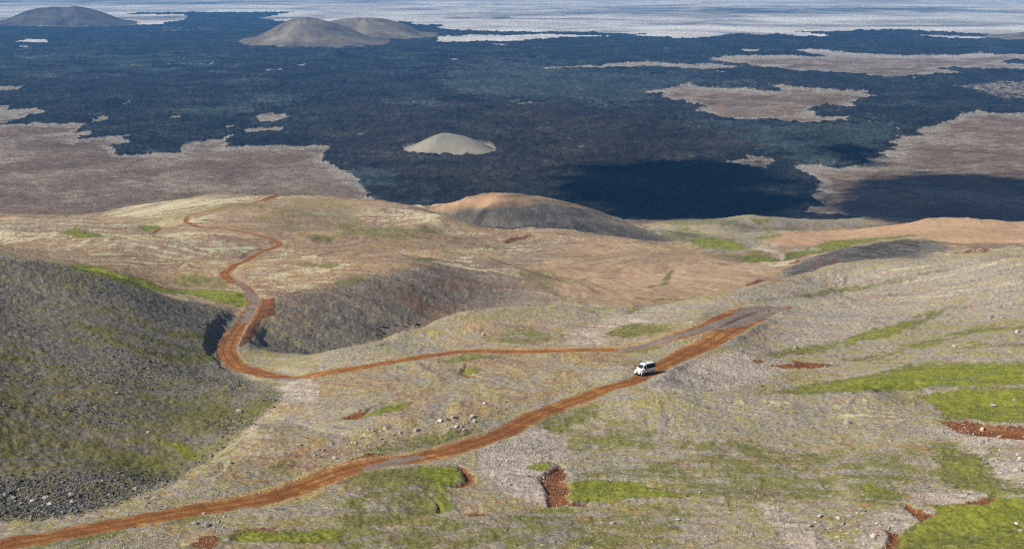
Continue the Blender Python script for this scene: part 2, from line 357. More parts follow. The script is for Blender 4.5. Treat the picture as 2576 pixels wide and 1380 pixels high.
# --- pale lichen heath
paint("lichen", [(-100, 560), (80, 553), (250, 560), (400, 566), (420, 590), (300, 592), (180, 590), (100, 620), (-100, 640)], .95, 22, 20, (560, 1060))
paint("lichen", [(250, 545), (330, 518), (450, 500), (600, 490), (660, 492), (600, 512), (500, 540), (400, 552)], 1.0, 18, 14, (1000, 1300))
paint("lichen", [(200, 640), (330, 612), (480, 602), (640, 610), (660, 640), (590, 670), (560, 690), (420, 685), (300, 680)], .75, 25, 25, (580, 900))
paint("lichen", [(600, 690), (650, 640), (720, 610), (860, 640), (900, 680), (800, 720), (700, 740), (640, 720)], .7, 25, 25, (560, 900))
paint("lichen", [(700, 560), (820, 530), (1000, 525), (1120, 560), (1000, 585), (860, 590)], .55, 30, 30, (860, 1150))
paint("lichen", [(1000, 515), (1090, 540), (1120, 570), (1000, 560)], .8, 12, 14, (940, 1150))
paint("lichen", [(1000, 690), (1150, 640), (1350, 690), (1300, 720), (1100, 670)], .45, 30, 30, (600, 900))
paint("lichen", [(1280, 600), (1450, 590), (1560, 600), (1400, 620)], .6, 20, 20, (840, 1000))
paint("lichen", [(1560, 780), (1800, 790), (2000, 700), (2300, 660), (2576, 640), (2576, 760), (2100, 800), (1800, 840)], .35, 50, 40, NEAR)
paint("lichen", R(9, [(0, 240), (700, 210), (1300, 230), (1700, 400), (1500, 560), (1100, 400), (600, 330), (0, 360)]), .45, 30, 30, NEAR)
_mid = smooth(520, 640, Y2) * (1 - smooth(1150, 1300, Y2)) * (1 - np.clip(M["gold"] * .8 + M["dark"], 0, 1))
M["lichen"] = np.maximum(M["lichen"] * .78, _mid * np.clip(.28 + .5 * fbm(X2 / 90, Y2 / 90, 3), .1, .8)).astype(np.float32)
M["grass"] = (_mid * np.clip(.16 + .45 * fbm(X2 / 75 + 9, Y2 / 75, 3), 0, .5)).astype(np.float32)
# --- green turf
G = lambda pts, v=1.0, f=10, w=16, yr=NEAR: paint("grass", pts, min(1.0, v * 1.12 + .06), f * 1.6, w * 1.6, yr)
G(R(8, [(1700, 900), (1850, 860), (2100, 870), (2250, 880), (2300, 930), (2560, 960), (2560, 1000), (2350, 1000), (2000, 1040), (1860, 1020), (1750, 1040), (1690, 1010), (1730, 950)]), 1.0, 6, 8)
G(R(8, [(0, 790), (560, 750), (870, 750), (910, 850), (800, 930), (860, 1020), (860, 1080), (700, 1120), (480, 1170), (0, 1260)]), .62, 14, 20)
G(R(8, [(560, 755), (860, 752), (900, 780), (915, 850), (820, 900), (780, 960), (870, 1030), (900, 1070), (760, 1110), (680, 1010), (700, 900), (600, 830)]), .85, 8, 10)
G(R(8, [(180, 370), (330, 310), (560, 285), (440, 350), (300, 385), (100, 410)]), .9, 6, 9)
G(R(9, [(1560, 1390), (1660, 1230), (1880, 1130), (1890, 1060), (1720, 1040), (2200, 1045), (2330, 985), (2700, 1000), (2700, 1390)]), 1.0, 7, 9)
G(R(9, [(-40, 480), (400, 560), (900, 640), (1700, 620), (2100, 760), (1700, 900), (900, 1000), (300, 1150), (-40, 1300)]), .42, 50, 60)
G(R(8, [(1650, 480), (2000, 420), (2560, 380), (2560, 700), (2000, 780), (1700, 700)]), .36, 50, 60)
G(R(9, [(560, 215), (900, 150), (1500, 60), (1700, 0), (2620, -60), (2620, 120), (1900, 180), (1000, 210)]), .9, 14, 18)
G(R(9, [(1750, 240), (2100, 190), (2620, 150), (2620, 480), (2300, 430), (2130, 415), (1940, 420), (1900, 330)]), .85, 12, 16)
G(R(9, [(1880, 560), (2300, 700), (2400, 900), (2560, 960), (2300, 980), (2000, 900), (1850, 800)]), .7, 18, 24)
G(R(9, [(1300, 900), (1500, 860), (1700, 1000), (1600, 1060), (1350, 1010)]), .7, 14, 22)
G(R(9, [(-60, 700), (500, 560), (900, 700), (1300, 860), (1100, 1000), (500, 960), (-60, 1000)]), .50, 40, 60)
G(R(8, [(1700, 850), (2000, 760), (2560, 700), (2560, 880), (2200, 850)]), .6, 16, 24)
G(R(8, [(1400, 440), (1560, 360), (1900, 290), (2000, 340), (1650, 520), (1500, 470)]), .6, 14, 20)
G(R(8, [(-60, 1240), (900, 1140), (1300, 1080), (1700, 1090), (2560, 1040), (2560, 1380), (-60, 1390)]), .50, 30, 50)
G(R(8, [(860, 40), (930, 10), (1060, 30), (1020, 60), (930, 60)]), .8, 6, 10)
G(R(8, [(1380, 760), (1500, 730), (1620, 740), (1520, 790), (1420, 785)]), .8, 7, 10)
G(R(8, [(0, 660), (400, 560), (800, 500), (1050, 500), (900, 570), (400, 670), (100, 700)]), .5, 20, 28)
G(R(7, [(1260, 1140), (1500, 1100), (1560, 1140), (1340, 1200)]), .6, 10, 16)
G(R(7, [(1700, 1290), (1880, 1230), (2100, 1240), (2560, 1210), (2560, 1330), (2000, 1330), (1760, 1320)]), .8, 9, 12)
G(R(7, [(300, 1330), (700, 1260), (1050, 1210), (900, 1290), (500, 1390), (200, 1390)]), .5, 14, 22)
G(R(7, [(1480, 730), (1750, 600), (1980, 430), (2050, 420), (1850, 600), (1600, 780), (1480, 790)]), .38, 16, 24)
G(R(7, [(1880, 850), (2200, 700), (2260, 740), (2000, 850)]), .6, 10, 16)
G(R(9, [(2160, 600), (2560, 650), (2560, 760), (2300, 700)]), .4, 14, 22)
for st, v in [([(520, 1325, 8), (900, 1270, 26), (1240, 1190, 30), (1560, 1120, 30), (2000, 950, 18), (2250, 880, 5)], .85),
              ([(1250, 1345, 16), (1700, 1260, 26), (2200, 1110, 20), (2620, 1060, 22)], .75),
              ([(1900, 1370, 18), (2200, 1240, 14), (2620, 1160, 14)], .6),
              ([(400, 912, 6), (800, 865, 14), (1050, 830, 20), (1400, 780, 20), (1700, 715, 12), (2000, 640, 10)], .8),
              ([(2000, 770, 6), (2200, 730, 8), (2560, 660, 6)], .6), ([(1560, 1090, 6), (1900, 1020, 8), (2300, 940, 8), (2600, 840, 8)], .5)]:
    paint("grass", R(6, st), v, 26, 30, NEAR, stroke=True)
for st, v in [([(470, 840, 4), (700, 900, 10), (900, 1000, 10), (1100, 1060, 6)], .7), ([(480, 1010, 6), (640, 1080, 12), (820, 1150, 10)], .85),
              ([(580, 1000, 5), (800, 1090, 12), (1000, 1150, 16), (1300, 1250, 18), (1580, 1300, 12)], .75),
              ([(560, 1070, 4), (760, 1160, 10), (1000, 1260, 12), (1300, 1340, 12)], .7), ([(900, 1240, 8), (1250, 1320, 20), (1560, 1340, 22)], .75),
              ([(1000, 1080, 6), (1300, 1150, 18), (1580, 1170, 20), (1620, 1190, 10)], .8), ([(0, 1290, 14), (120, 1320, 16), (330, 1350, 6)], .8)]:
    paint("grass", R(4, st), v, 9, 12, (236, 560), stroke=True)
paint("grass", R(7, [(1290, 560), (1400, 590), (1540, 690), (1440, 725), (1370, 690), (1280, 610)]), .95, 8, 10, (236, 420))
paint("grass", R(7, [(840, 680), (900, 660), (985, 720), (960, 755), (880, 700)]), .95, 6, 8, (236, 420))
paint("grass", R(7, [(1600, 180), (2150, 200), (2100, 300), (1900, 420), (1500, 420), (1300, 300)]), .6, 18, 24, (236, 460))
paint("grass", R(7, [(300, 0), (480, 0), (560, 60), (400, 60)]), .8, 7, 10, (236, 460))
paint("grass", R(7, [(0, 560), (800, 560), (1300, 420), (1480, 720), (900, 900), (300, 760), (0, 820)]), .42, 40, 40, (236, 460))
paint("grass", R(7, [(0, 1050), (200, 1120), (0, 1190)]), .6, 10, 14, (236, 300))
M_ = MID
G(R(4, [(560, 605), (760, 640), (1000, 715), (1200, 780), (1500, 800), (1700, 815), (1850, 840), (1885, 925), (1700, 910), (1450, 860), (1200, 830), (900, 765), (700, 700), (520, 640)]), 1.0, 7, 8, (480, 700))
G(R(4, [(1250, 720), (1500, 690), (1700, 740), (1800, 800), (1500, 790), (1300, 770)]), .55, 14, 20, (480, 700))
G(R(4, [(100, 560), (500, 640), (900, 760), (1200, 830), (900, 790), (500, 690), (100, 580)]), .5, 10, 12, (440, 640))
G(R(4, [(440, 420), (560, 370), (640, 395), (760, 425), (860, 450), (865, 485), (720, 470), (560, 450)]), .95, 8, 9, (780, 1100))
G(R(4, [(1040, 360), (1180, 330), (1215, 345), (1190, 385), (1080, 400)]), .9, 7, 9, (780, 1200))
G(R(4, [(-60, 215), (240, 205), (270, 230), (0, 250), (-60, 250)]), .85, 8, 10, (1100, 1480))
G(R(4, [(470, 215), (880, 205), (860, 230), (600, 235)]), .8, 8, 10, (1100, 1480))
G(R(4, [(2220, 400), (2500, 420), (2520, 445), (2300, 440)]), .7, 8, 12, (700, 1100))
G(R(4, [(2180, 590), (2540, 580), (2520, 625), (2250, 615)]), .6, 8, 14, (600, 900))
G(R(5, [(-40, 300), (300, 340), (560, 370), (800, 390), (700, 420), (300, 420), (-40, 440)]), .5, 16, 22, (760, 1120))
G(R(5, [(500, 570), (700, 575), (740, 595), (560, 590)]), .7, 6, 10, (640, 1000))
G(R(5, [(1040, 460), (1240, 465), (1180, 485), (1060, 480)]), .8, 6, 10, (760, 1000))
G(R(5, [(-40, 700), (180, 660), (200, 740), (60, 800), (-40, 800)]), .5, 12, 20, (560, 900))
G(R(5, [(1450, 800), (1600, 840), (1700, 940), (1560, 880)]), .55, 10, 16, (540, 800))
G(R(5, [(1250, 740), (1600, 800), (1900, 860), (1800, 740), (1500, 640)]), .3, 24, 30, (560, 900))
paint("grass", R(5, [(2300, 825, 5), (2420, 790, 9), (2480, 690, 6)]), .8, 6, 8, (560, 900), stroke=True)
paint("grass", R(5, [(2200, 910, 6), (2420, 900, 6), (2540, 890, 8)]), .6, 6, 8, (540, 800), stroke=True)
G(R(5, [(2110, 985), (2200, 950), (2260, 955), (2160, 990)]), .95, 5, 7, (440, 700))
G(R(5, [(1980, 1140), (2150, 1060), (2400, 1070), (2500, 1120), (2100, 1200)]), .6, 12, 18)
G(R(5, [(2060, 1275), (2200, 1240), (2480, 1210), (2300, 1280)]), .8, 7, 10)
G(R(5, [(1000, 1110), (1500, 1080), (1750, 1180), (1300, 1230), (1000, 1190)]), .5, 18, 26)
G(R(5, [(700, 1340), (1000, 1290), (1250, 1300), (1150, 1330), (800, 1360)]), .7, 9, 14)
G(R(6, [(140, 420), (350, 450), (470, 490), (480, 525), (150, 520), (60, 470)]), .9, 10, 12, (900, 1400))
G(R(6, [(400, 600), (470, 560), (560, 530), (720, 575), (720, 610), (500, 630)]), .9, 8, 10, (780, 1300))
G(R(6, [(760, 600), (780, 545), (1100, 468), (1500, 428), (1750, 398), (1760, 425), (1500, 450), (1180, 510), (900, 570)]), .95, 8, 9, (820, 1250))
G(R(6, [(-60, 380), (130, 400), (130, 440), (-60, 430)]), .7, 8, 10, (900, 1450))
G(R(6, [(-300, 240), (300, 260), (700, 290), (640, 330), (0, 330), (-300, 300)]), .5, 16, 22, (1150, 1480))
G(R(6, [(-200, 380), (0, 330), (200, 420), (500, 420), (560, 520), (400, 620), (150, 560), (-60, 470)]), .45, 22, 36, (850, 1480))
G(R(6, [(300, 310), (700, 330), (1000, 370), (1500, 350), (1400, 365), (900, 385), (500, 370)]), .5, 12, 20, (1050, 1480))
G(R(6, [(560, 410), (700, 390), (800, 400), (640, 440), (540, 440)]), .7, 8, 12, (1000, 1400))
G(R(6, [(220, 560), (380, 560), (420, 560), (300, 575)]), .7, 8, 12, (820, 1300))
G(R(6, [(220, 620), (350, 640), (300, 655)]), .8, 8, 12, (700, 1100))
paint("pool", R(6, [(790, 520), (920, 513), (930, 530), (800, 535)]), .5, 4, 4, (800, 1250))
paint("pool", R(6, [(950, 505), (1040, 503), (1030, 525), (950, 530)]), .45, 4, 4, (800, 1250))
paint("pool", R(6, [(655, 490), (705, 485), (710, 505), (660, 507)]), .6, 4, 4, (800, 1250))
paint("gravel", R(6, [(560, 495), (700, 530), (780, 570), (740, 600), (700, 555), (560, 515)]), .9, 6, 6, (800, 1250))
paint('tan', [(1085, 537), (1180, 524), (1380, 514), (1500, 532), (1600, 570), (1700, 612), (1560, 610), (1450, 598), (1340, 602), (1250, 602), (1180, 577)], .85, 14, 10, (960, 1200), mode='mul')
paint('tan', [(1950, 705), (2040, 655), (2110, 622), (2200, 600), (2270, 596), (2350, 600), (2400, 630), (2300, 665), (2150, 680), (2050, 705)], .8, 14, 10, (640, 880), mode='mul')
# --- bare red soil, in hollows under turf edges
S = lambda pts, v=1.0, f=11, w=13, yr=NEAR: paint("soil", pts, v, f, w, yr)
soil_bank = [R(8, [(870, 735), (900, 750), (960, 780), (1000, 850), (970, 900), (880, 915), (830, 905), (900, 880), (935, 855), (910, 800)]),
             R(8, [(1480, 840), (1560, 790), (1640, 755), (1700, 820), (1650, 870), (1725, 920), (1690, 1000), (1730, 1040), (1860, 1025), (1850, 1070), (1700, 1060), (1560, 1075), (1530, 940)]),
             R(9, [(1925, 430), (2130, 415), (2300, 435), (2620, 475), (2620, 600), (2430, 550), (2050, 505), (1960, 450)]),
             R(9, [(1690, 1045), (1880, 1110), (1800, 1160), (1680, 1070)]), R(9, [(2090, 1035), (2390, 945), (2310, 1045)]),
             R(9, [(1540, 1240), (1640, 1245), (1640, 1345), (1480, 1390), (1560, 1290)]),
             R(8, [(-10, 395), (180, 335), (350, 288), (240, 320), (130, 400)]),
             R(8, [(880, 65), (940, -10), (930, 50), (1030, 88), (960, 85)]),
             R(8, [(690, 1000), (740, 1040), (760, 1090), (730, 1095), (730, 1050)])]
for p in soil_bank: S(p)
S(R(9, [(620, 10), (900, -5), (1150, 8), (1060, 32), (760, 30)]), .9)
S(R(9, [(1820, 250), (1940, 260), (1930, 285), (1850, 270)]), .8)
S(R(8, [(-10, 740), (200, 660), (400, 668), (440, 695), (100, 760)]), .9, 5, 9)
S(R(8, [(900, 1120), (1000, 1090), (1100, 1130), (950, 1145)]), .6, 8, 10)
S(R(7, [(1440, 1370), (1500, 1300), (1640, 1280), (1640, 1350), (1600, 1390)]), .7, 7, 10)
S(R(7, [(1700, 1260), (1850, 1220), (2050, 1215), (2100, 1270), (2000, 1280), (1930, 1250)]), .6, 7, 10)
S(R(7, [(1100, 1180), (1300, 1150), (1180, 1175), (800, 1250), (780, 1240)]), .5, 6, 10)
S(R(7, [(320, 200), (480, 180), (640, 220), (480, 250)]), .30, 12, 16, (236, 460))
S(R(6, [(780, 1345), (1050, 1370), (1250, 1385), (900, 1390)]), .7, 6, 8)
S(R(6, [(520, 1345), (620, 1340), (600, 1370), (540, 1370)]), .8, 5, 7)
S(R(5, [(1210, 440), (1280, 415), (1430, 398), (1380, 425), (1260, 448)]), .8, 8, 8, (880, 1100))
S(R(5, [(1150, 410), (1280, 400), (1440, 385), (1440, 400), (1240, 420)]), .4, 8, 8, (880, 1100))
S(R(4, [(855, 465), (900, 460), (920, 478), (870, 490)]), .8, 6, 6, (760, 1100))
S(R(4, [(1040, 430), (1150, 395), (1220, 360), (1215, 385), (1080, 435)]), .7, 5, 6, (780, 1150))
S(R(4, [(1920, 160), (2000, 130), (2070, 110), (2150, 125), (2080, 132), (1990, 160)]), .8, 5, 6, (900, 1300))
S(R(4, [(2310, 430), (2400, 420), (2420, 440), (2330, 448)]), .5, 6, 8, (700, 1100))
S(R(6, [(470, 770), (560, 730), (720, 735), (560, 760), (480, 790)]), .6, 7, 9, (560, 900))
for c in [(840, 635), (1040, 612), (1130, 630), (1000, 655), (890, 695), (2130, 560), (2200, 545), (2260, 550)]:
    S(R(6, [(c[0] - 50, c[1] + 12), (c[0] + 20, c[1] - 14), (c[0] + 45, c[1] - 4), (c[0] - 10, c[1] + 12)]), .75, 6, 10, (640, 960))
paint("gold", R(6, [(1980, 490), (2030, 485), (2060, 500), (2000, 520)]), 1, 5, 6, (640, 960))
# road cutting banks; the left one's shade is painted in as black
S([(598, 800), (612, 775), (640, 768), (630, 800), (600, 830), (575, 860), (560, 905), (545, 900), (540, 870), (560, 835)], .9, 4, 5, (440, 640))
paint("black", [(598, 800), (612, 775), (640, 768), (630, 800), (600, 830), (575, 860), (560, 905), (545, 900), (540, 870), (560, 835)], .5, 4, 5, (440, 640))
S([(655, 745), (690, 745), (692, 790), (660, 800), (640, 850), (610, 875), (600, 870), (630, 810)], .95, 4, 6, (440, 640))
paint("black", [(655, 745), (690, 745), (692, 790), (660, 800), (640, 850), (610, 875), (600, 870), (630, 810)], .6, 4, 6, (440, 640))

# --- the plain: dark lava by default, older pale ground where it shows between the flows
def Pp(pts, v=1.0, f=10, w=10, yr=FAR):
    paint("pale", pts, v, f, w, yr, k=5.0); paint("rim", pts, v, 60, 20, yr, k=5.0)
Pp(R(1, [(-700, 930), (0, 940), (300, 935), (540, 935), (640, 928), (560, 1000), (690, 1000), (550, 1060), (640, 1045), (820, 1030), (1010, 1020), (910, 1060), (1020, 1078), (830, 1100), (890, 1165), (1150, 1160), (1350, 1140), (1360, 1100), (1650, 1050), (1780, 1020), (1690, 1060), (1720, 1090), (1670, 1120), (1900, 1100), (2400, 1100), (2480, 1110), (2430, 1160), (2450, 1220), (2600, 1290), (2680, 1360), (2760, 1460), (2800, 1560), (-700, 1700)]))
Pp(R(1, [(-200, 800), (90, 800), (60, 830), (180, 815), (340, 835), (300, 860), (180, 890), (40, 930), (-300, 940)]), .8)
for p in ([(685, 920), (720, 890), (790, 873), (800, 895), (822, 900)], [(1243, 902), (1270, 888), (1320, 878), (1385, 903)], [(1905, 890), (1960, 858), (2040, 848), (2075, 865), (2100, 850), (2185, 882), (2090, 910), (1960, 917)],
          [(1668, 968), (1690, 952), (1740, 945), (1790, 960), (1730, 972)], [(1812, 1003), (1850, 980), (1960, 958), (2000, 968), (2135, 962), (2100, 980), (1970, 990), (1840, 1005)], [(925, 785), (980, 763), (985, 775), (940, 790)],
          [(90, 318), (200, 298), (350, 305), (350, 320), (220, 318)], [(150, 352), (230, 350), (200, 358)], [(2120, 470), (2190, 466), (2170, 478)], [(2230, 490), (2300, 484), (2280, 500)], [(960, 500), (1000, 488), (1020, 493)],
          [(1250, 487), (1610, 482), (1600, 487), (1300, 492)], [(1960, 530), (2115, 520), (2110, 528), (2000, 536)], [(-80, 660), (100, 650), (215, 640), (120, 680), (-80, 690)]):
    Pp(R(1, p), .9, 3, 5)
for p in ([(85, 875), (110, 880), (100, 888)], [(125, 995), (165, 1000), (150, 1010)], [(1320, 778), (1440, 772), (1430, 782), (1360, 784)], [(1780, 1110), (1820, 1108), (1810, 1122)], [(1680, 1055), (1710, 1053), (1700, 1063)], [(2170, 1040), (2190, 1045), (2175, 1050)], [(1120, 340), (1260, 335), (1200, 346)], [(820, 442), (880, 440), (860, 455)], [(520, 755), (560, 755), (545, 768)], [(2400, 368), (2430, 362), (2455, 370), (2430, 375)], [(2490, 308), (2540, 304), (2530, 312)], [(350, 495), (410, 488), (400, 497)]):
    Pp(R(2, p), .8, 3, 5)
# far pale desert beyond the lava
Pp(R(1, [(-700, 190), (900, 190), (1040, 187), (1200, 185), (1380, 150), (1408, 125), (1370, 110), (960, 112), (940, 104), (1050, 95), (2200, 93), (1930, 140), (2100, 160), (2560, 165), (3100, 165), (3080, 182), (3130, 185), (3350, 190), (3260, 210), (3460, 230), (3830, 245), (4320, 240), (4560, 250), (4880, 258), (4700, 268), (5100, 290), (5300, 280), (5520, 262), (5820, 262), (6300, 280), (5950, 240), (6320, 238), (6550, 228), (6820, 225), (7020, 240), (7450, 265), (7800, 250), (9000, 240), (9000, -60), (-700, -60)]), 1.0, 2, 6, (3800, 90000))
Pp(R(2, [(720, 300), (740, 275), (1170, 265), (1260, 272), (1500, 260), (1800, 270), (2050, 268), (1700, 285), (1250, 312), (720, 318)]), 1.0, 2, 6, (2500, 90000))
Pp(R(3, [(1740, 268), (1860, 265), (2340, 277), (2700, 285), (2700, 302), (2340, 292), (2000, 290)]), 1.0, 2, 5, (2500, 90000))
paint("black", R(2, [(700, 135), (820, 118), (980, 125), (980, 138), (760, 138)]), .6, 5, 12, (4000, 90000), k=6)
paint("black", R(2, [(1100, 138), (1200, 122), (1330, 130), (1300, 140), (1150, 146)]), .6, 5, 12, (4000, 90000), k=6)
Pp(R(3, [(210, 437), (400, 424), (860, 420), (1050, 432), (1080, 420), (960, 408), (850, 390), (900, 374), (990, 374), (1100, 388), (1280, 403), (1500, 415), (1700, 423), (2180, 415), (2250, 410), (2800, 412), (2800, 450), (2480, 455), (2360, 478), (2540, 490), (2470, 512), (2560, 530), (2800, 545), (2300, 522), (2000, 513), (1890, 520), (2085, 553), (1900, 560), (1800, 568), (1600, 575), (1370, 570), (1340, 552), (1050, 546), (990, 537), (830, 537), (700, 512), (560, 492), (300, 470), (230, 455)]))
Pp(R(3, [(-300, 690), (-160, 675), (0, 645), (130, 655), (330, 665), (460, 670), (560, 690), (770, 685), (630, 645), (760, 648), (820, 660), (1000, 672), (1160, 680), (1390, 685), (1345, 705), (1455, 725), (1330, 745), (1250, 785), (1330, 808), (1290, 815), (1000, 808), (940, 832), (1010, 860), (1000, 880), (1215, 882), (1245, 905), (1100, 925), (830, 925), (600, 900), (400, 903), (300, 882), (150, 845), (20, 845), (140, 825), (170, 812), (0, 762), (-100, 755), (-160, 740), (-150, 710)]))
Pp(R(3, [(-1060, 518), (-940, 500), (-660, 500), (-460, 470), (-260, 470), (0, 490), (200, 488), (450, 505), (260, 512), (170, 525), (0, 508), (-300, 500), (-640, 510)]))
Pp(R(3, [(2080, 860), (2240, 840), (2330, 857), (2560, 875), (3000, 880), (3000, 1900), (1900, 1900), (1500, 1650), (940, 1590), (930, 1560), (1070, 1540), (940, 1480), (1020, 1440), (1020, 1380), (960, 1310), (790, 1245), (1050, 1235), (1040, 1250), (1180, 1270), (1380, 1250), (1380, 1200), (1530, 1190), (1460, 1150), (1610, 1140), (1550, 1120), (1640, 1100), (1550, 1080), (1640, 1040), (1590, 1035), (1700, 1030), (1800, 1022), (1750, 990), (1880, 950), (1935, 940), (1920, 915), (2040, 905)]))
Pp(R(3, [(270, 1212), (340, 1215), (470, 1200), (450, 1168), (600, 1185), (680, 1200), (680, 1225), (620, 1240), (660, 1290), (540, 1268), (380, 1230)]), 1, 3, 7)
paint("brown", R(3, [(270, 1212), (450, 1168), (680, 1200), (660, 1290), (380, 1230)]), 1, 5, 8, FAR)
for p in ([(410, 375), (480, 372), (640, 392), (520, 390)], [(60, 385), (120, 385), (100, 391)], [(150, 912), (190, 902), (200, 915), (170, 922)], [(1340, 905), (1430, 908), (1380, 912)], [(1585, 968), (1620, 960), (1640, 985), (1600, 980)], [(250, 535), (340, 540), (280, 547)], [(1690, 590), (1740, 588), (1730, 602)], [(1380, 1200), (1420, 1190), (1400, 1205)]):
    Pp(R(3, p), .9, 3, 5)
Pp(R(3, [(2000, 650), (2150, 640), (2340, 615), (2560, 605), (2800, 600), (2800, 740), (2400, 755), (2200, 690)]), .45, 16, 20)
Pp(R(1, [(1080, 215), (1700, 200), (1720, 232), (1120, 245)]), .3, 8, 30)
paint("brown", R(2, [(-100, 760), (600, 790), (1300, 785), (1700, 790), (2100, 810), (2430, 870), (2300, 920), (2560, 935), (3050, 960), (3040, 1130), (2700, 1180), (2450, 1220), (1700, 1300), (1300, 1480), (900, 1500), (500, 1300), (100, 1200), (-300, 1000)]), .8, 22, 40, FAR)
paint("brown", R(1, [(900, 1100), (1300, 1000), (2560, 1000), (2560, 1300), (1900, 1200)]), .25, 30, 40, FAR)
paint("brown", R(1, [(1900, 1250), (2500, 1200), (2600, 1340), (2300, 1380), (1700, 1400)]), .8, 20, 30, FAR)
paint("gold", R(3, [(240, 790), (330, 780), (340, 850), (260, 870)]), .8, 8, 12, FAR)
paint("gold", R(3, [(1250, 740), (1450, 725), (1250, 785), (1000, 810)]), .4, 10, 16, FAR)
paint("lichen", R(3, [(540, 490), (700, 483), (830, 490), (660, 500)]), .8, 4, 5, FAR)

paint("slick", R(2, [(720, 640), (900, 520), (1300, 440), (1800, 520), (2300, 540), (2900, 600), (3300, 680), (2900, 640), (2300, 680), (2250, 800), (1900, 790), (1300, 770), (1000, 740), (780, 700)]), .9, 20, 60, FAR)
paint("slick", R(2, [(250, 760), (700, 740), (800, 780), (400, 790)]), .6, 10, 30, FAR)
paint("slick", R(2, [(60, 1300), (200, 1280), (430, 1300), (400, 1400), (150, 1420)]), .7, 14, 20, FAR)
paint("slick", R(3, [(-100, 900), (300, 910), (600, 960), (1500, 930), (1600, 1000), (1400, 1150), (900, 1260), (600, 1130), (480, 1000)]), .75, 20, 50, FAR)
paint("slick", R(1, [(1200, 820), (1500, 770), (1900, 740), (2300, 760), (1900, 840), (1700, 930), (1400, 900)]), .55, 20, 50, FAR)
paint("slick", R(1, [(0, 420), (900, 400), (2000, 440), (1700, 560), (800, 600), (0, 560)]), .4, 20, 70, FAR)
M["rim"] = (M["pale"] * (1 - smooth(.62, .98, M["rim"]))).astype(np.float32)
# ------------------------------------------------------------------ relief
near_w = 1 - smooth(1300, 1500, Y2)
Z += smooth(500, 620, Y2) * (1 - smooth(1060, 1200, Y2)) * 4.2 * fbm(X2 / 125 + 4, Y2 / 125 + 8, 3, .42)
relief = fbm(X2 / 70, Y2 / 70, 3, 0.5) * 1.6 * smooth(300, 700, Y2) + fbm(X2 / 24, Y2 / 24, 4, 0.55) * 0.75 + fbm(X2 / 4.5, Y2 / 4.5, 3, 0.6) * 0.16
Z += relief * near_w
lav = (1 - np.clip(M["pale"] + M["cone"], 0, 1)) * smooth(1330, 1500, Y2)
rough = fbm(X2 / 55, Y2 / 55, 5, 0.68)
Z += lav * (fbm(X2 / 240, Y2 / 240, 4, .55, True) * 5.0 + rough * 6.5 + np.abs(fbm(X2 / 16, Y2 / 16, 3, 0.6)) * 5.0 + 1.5)
pl = M["pale"] * smooth(1330, 1500, Y2) * (1 - M["cone"])
Z += pl * (fbm(X2 / 60, Y2 / 60, 5, 0.6, True) * 1.8)
Z -= 0.0
gz = fbm(X2 / 2.2, Y2 / 2.2, 3, 0.6)
_tus = fbm(X2 / 2.4 + 3, Y2 / 2.4, 3, .6, True)
Z += near_w * (1 - smooth(480, 640, Y2)) * .17 * _tus
Z += near_w * (M["grass"] * 0.34 * gz + M["dark"] * 0.30 * fbm(X2 / 1.6, Y2 / 1.6, 2, 0.6) * (1 - smooth(600, 900, Y2)))
# hollows with a sharp turf edge
M["tmp"] = np.zeros(Z.shape, np.float32)
for p in soil_bank: paint("tmp", p, 1.0, 9, 5)
Z -= M.pop("tmp") * 0.75
mid_t = 1 - smooth(1300, 1450, Y2)
Z += mid_t * Y2 * (0.00016 * fbm(A2 * 330, Q2 * 330, 3, .6) + 0.00045 * M["flowb"] * smooth(.02, .12, np.abs(np.gradient(Zb, q_ax, axis=0) / Y2)) + .00010 * M["flow"])
Z += M["cone"] * M["flowb"] * np.clip(hillz * .018, 0, 2.2)

# ------------------------------------------------------------------ dirt roads: centre lines through the ground, widths in metres
Uw, Vw = project(X2, Y2, Z)
road_main = [(-120, 1400, 2.9), (0, 1375, 2.9), (100, 1358, 2.9), (200, 1338, 2.9), (300, 1317, 2.9), (400, 1298, 3.0), (500, 1278, 3.1), (604, 1263, 3.7), (700, 1242, 3.1), (850, 1190, 3.1), (959, 1160, 3.0), (1060, 1147, 3.2), (1160, 1123, 3.2), (1261, 1089, 3.1), (1345, 1047, 3.0), (1395, 1026, 3.1), (1462, 1001, 3.0), (1529, 976, 2.8), (1596, 950, 2.5), (1655, 925, 2.6), (1717, 896, 3.8), (1784, 858, 4.2), (1817, 838, 4.3), (1851, 819, 4.6), (1905, 792, 5.5), (1950, 778, 3.5), (1978, 774, 1.0)]
road_loop = [(1940, 778, 4.0), (1895, 780, 5.5), (1851, 790, 5.0), (1784, 815, 3.4), (1717, 838, 2.9), (1630, 866, 2.4), (1563, 878, 2.2), (1462, 880, 1.6), (1328, 878, 2.1), (1194, 884, 2.1), (1100, 892, 2.1), (1026, 900, 2.1), (926, 914, 2.1), (850, 928, 2.2), (790, 939, 2.5), (750, 944, 2.8), (704, 945, 3.0), (645, 938, 3.3), (598, 918, 3.5), (577, 895, 3.6), (571, 868, 3.5), (588, 836, 3.4), (614, 803, 2.6), (632, 772, 2.3), (638, 745, 2.3), (616, 722, 2.4), (580, 703, 2.7), (566, 687, 2.6), (590, 667, 2.2), (637, 644, 2.1), (684, 624, 2.2), (702, 612, 2.3), (674, 598, 2.1), (620, 585, 2.0), (537, 572, 2.0), (480, 562, 2.0), (468, 552, 1.8), (492, 538, 2.0), (527, 529, 2.0), (604, 516, 1.5), (654, 506, 2.2), (694, 498, 2.0)]
ROADS = []
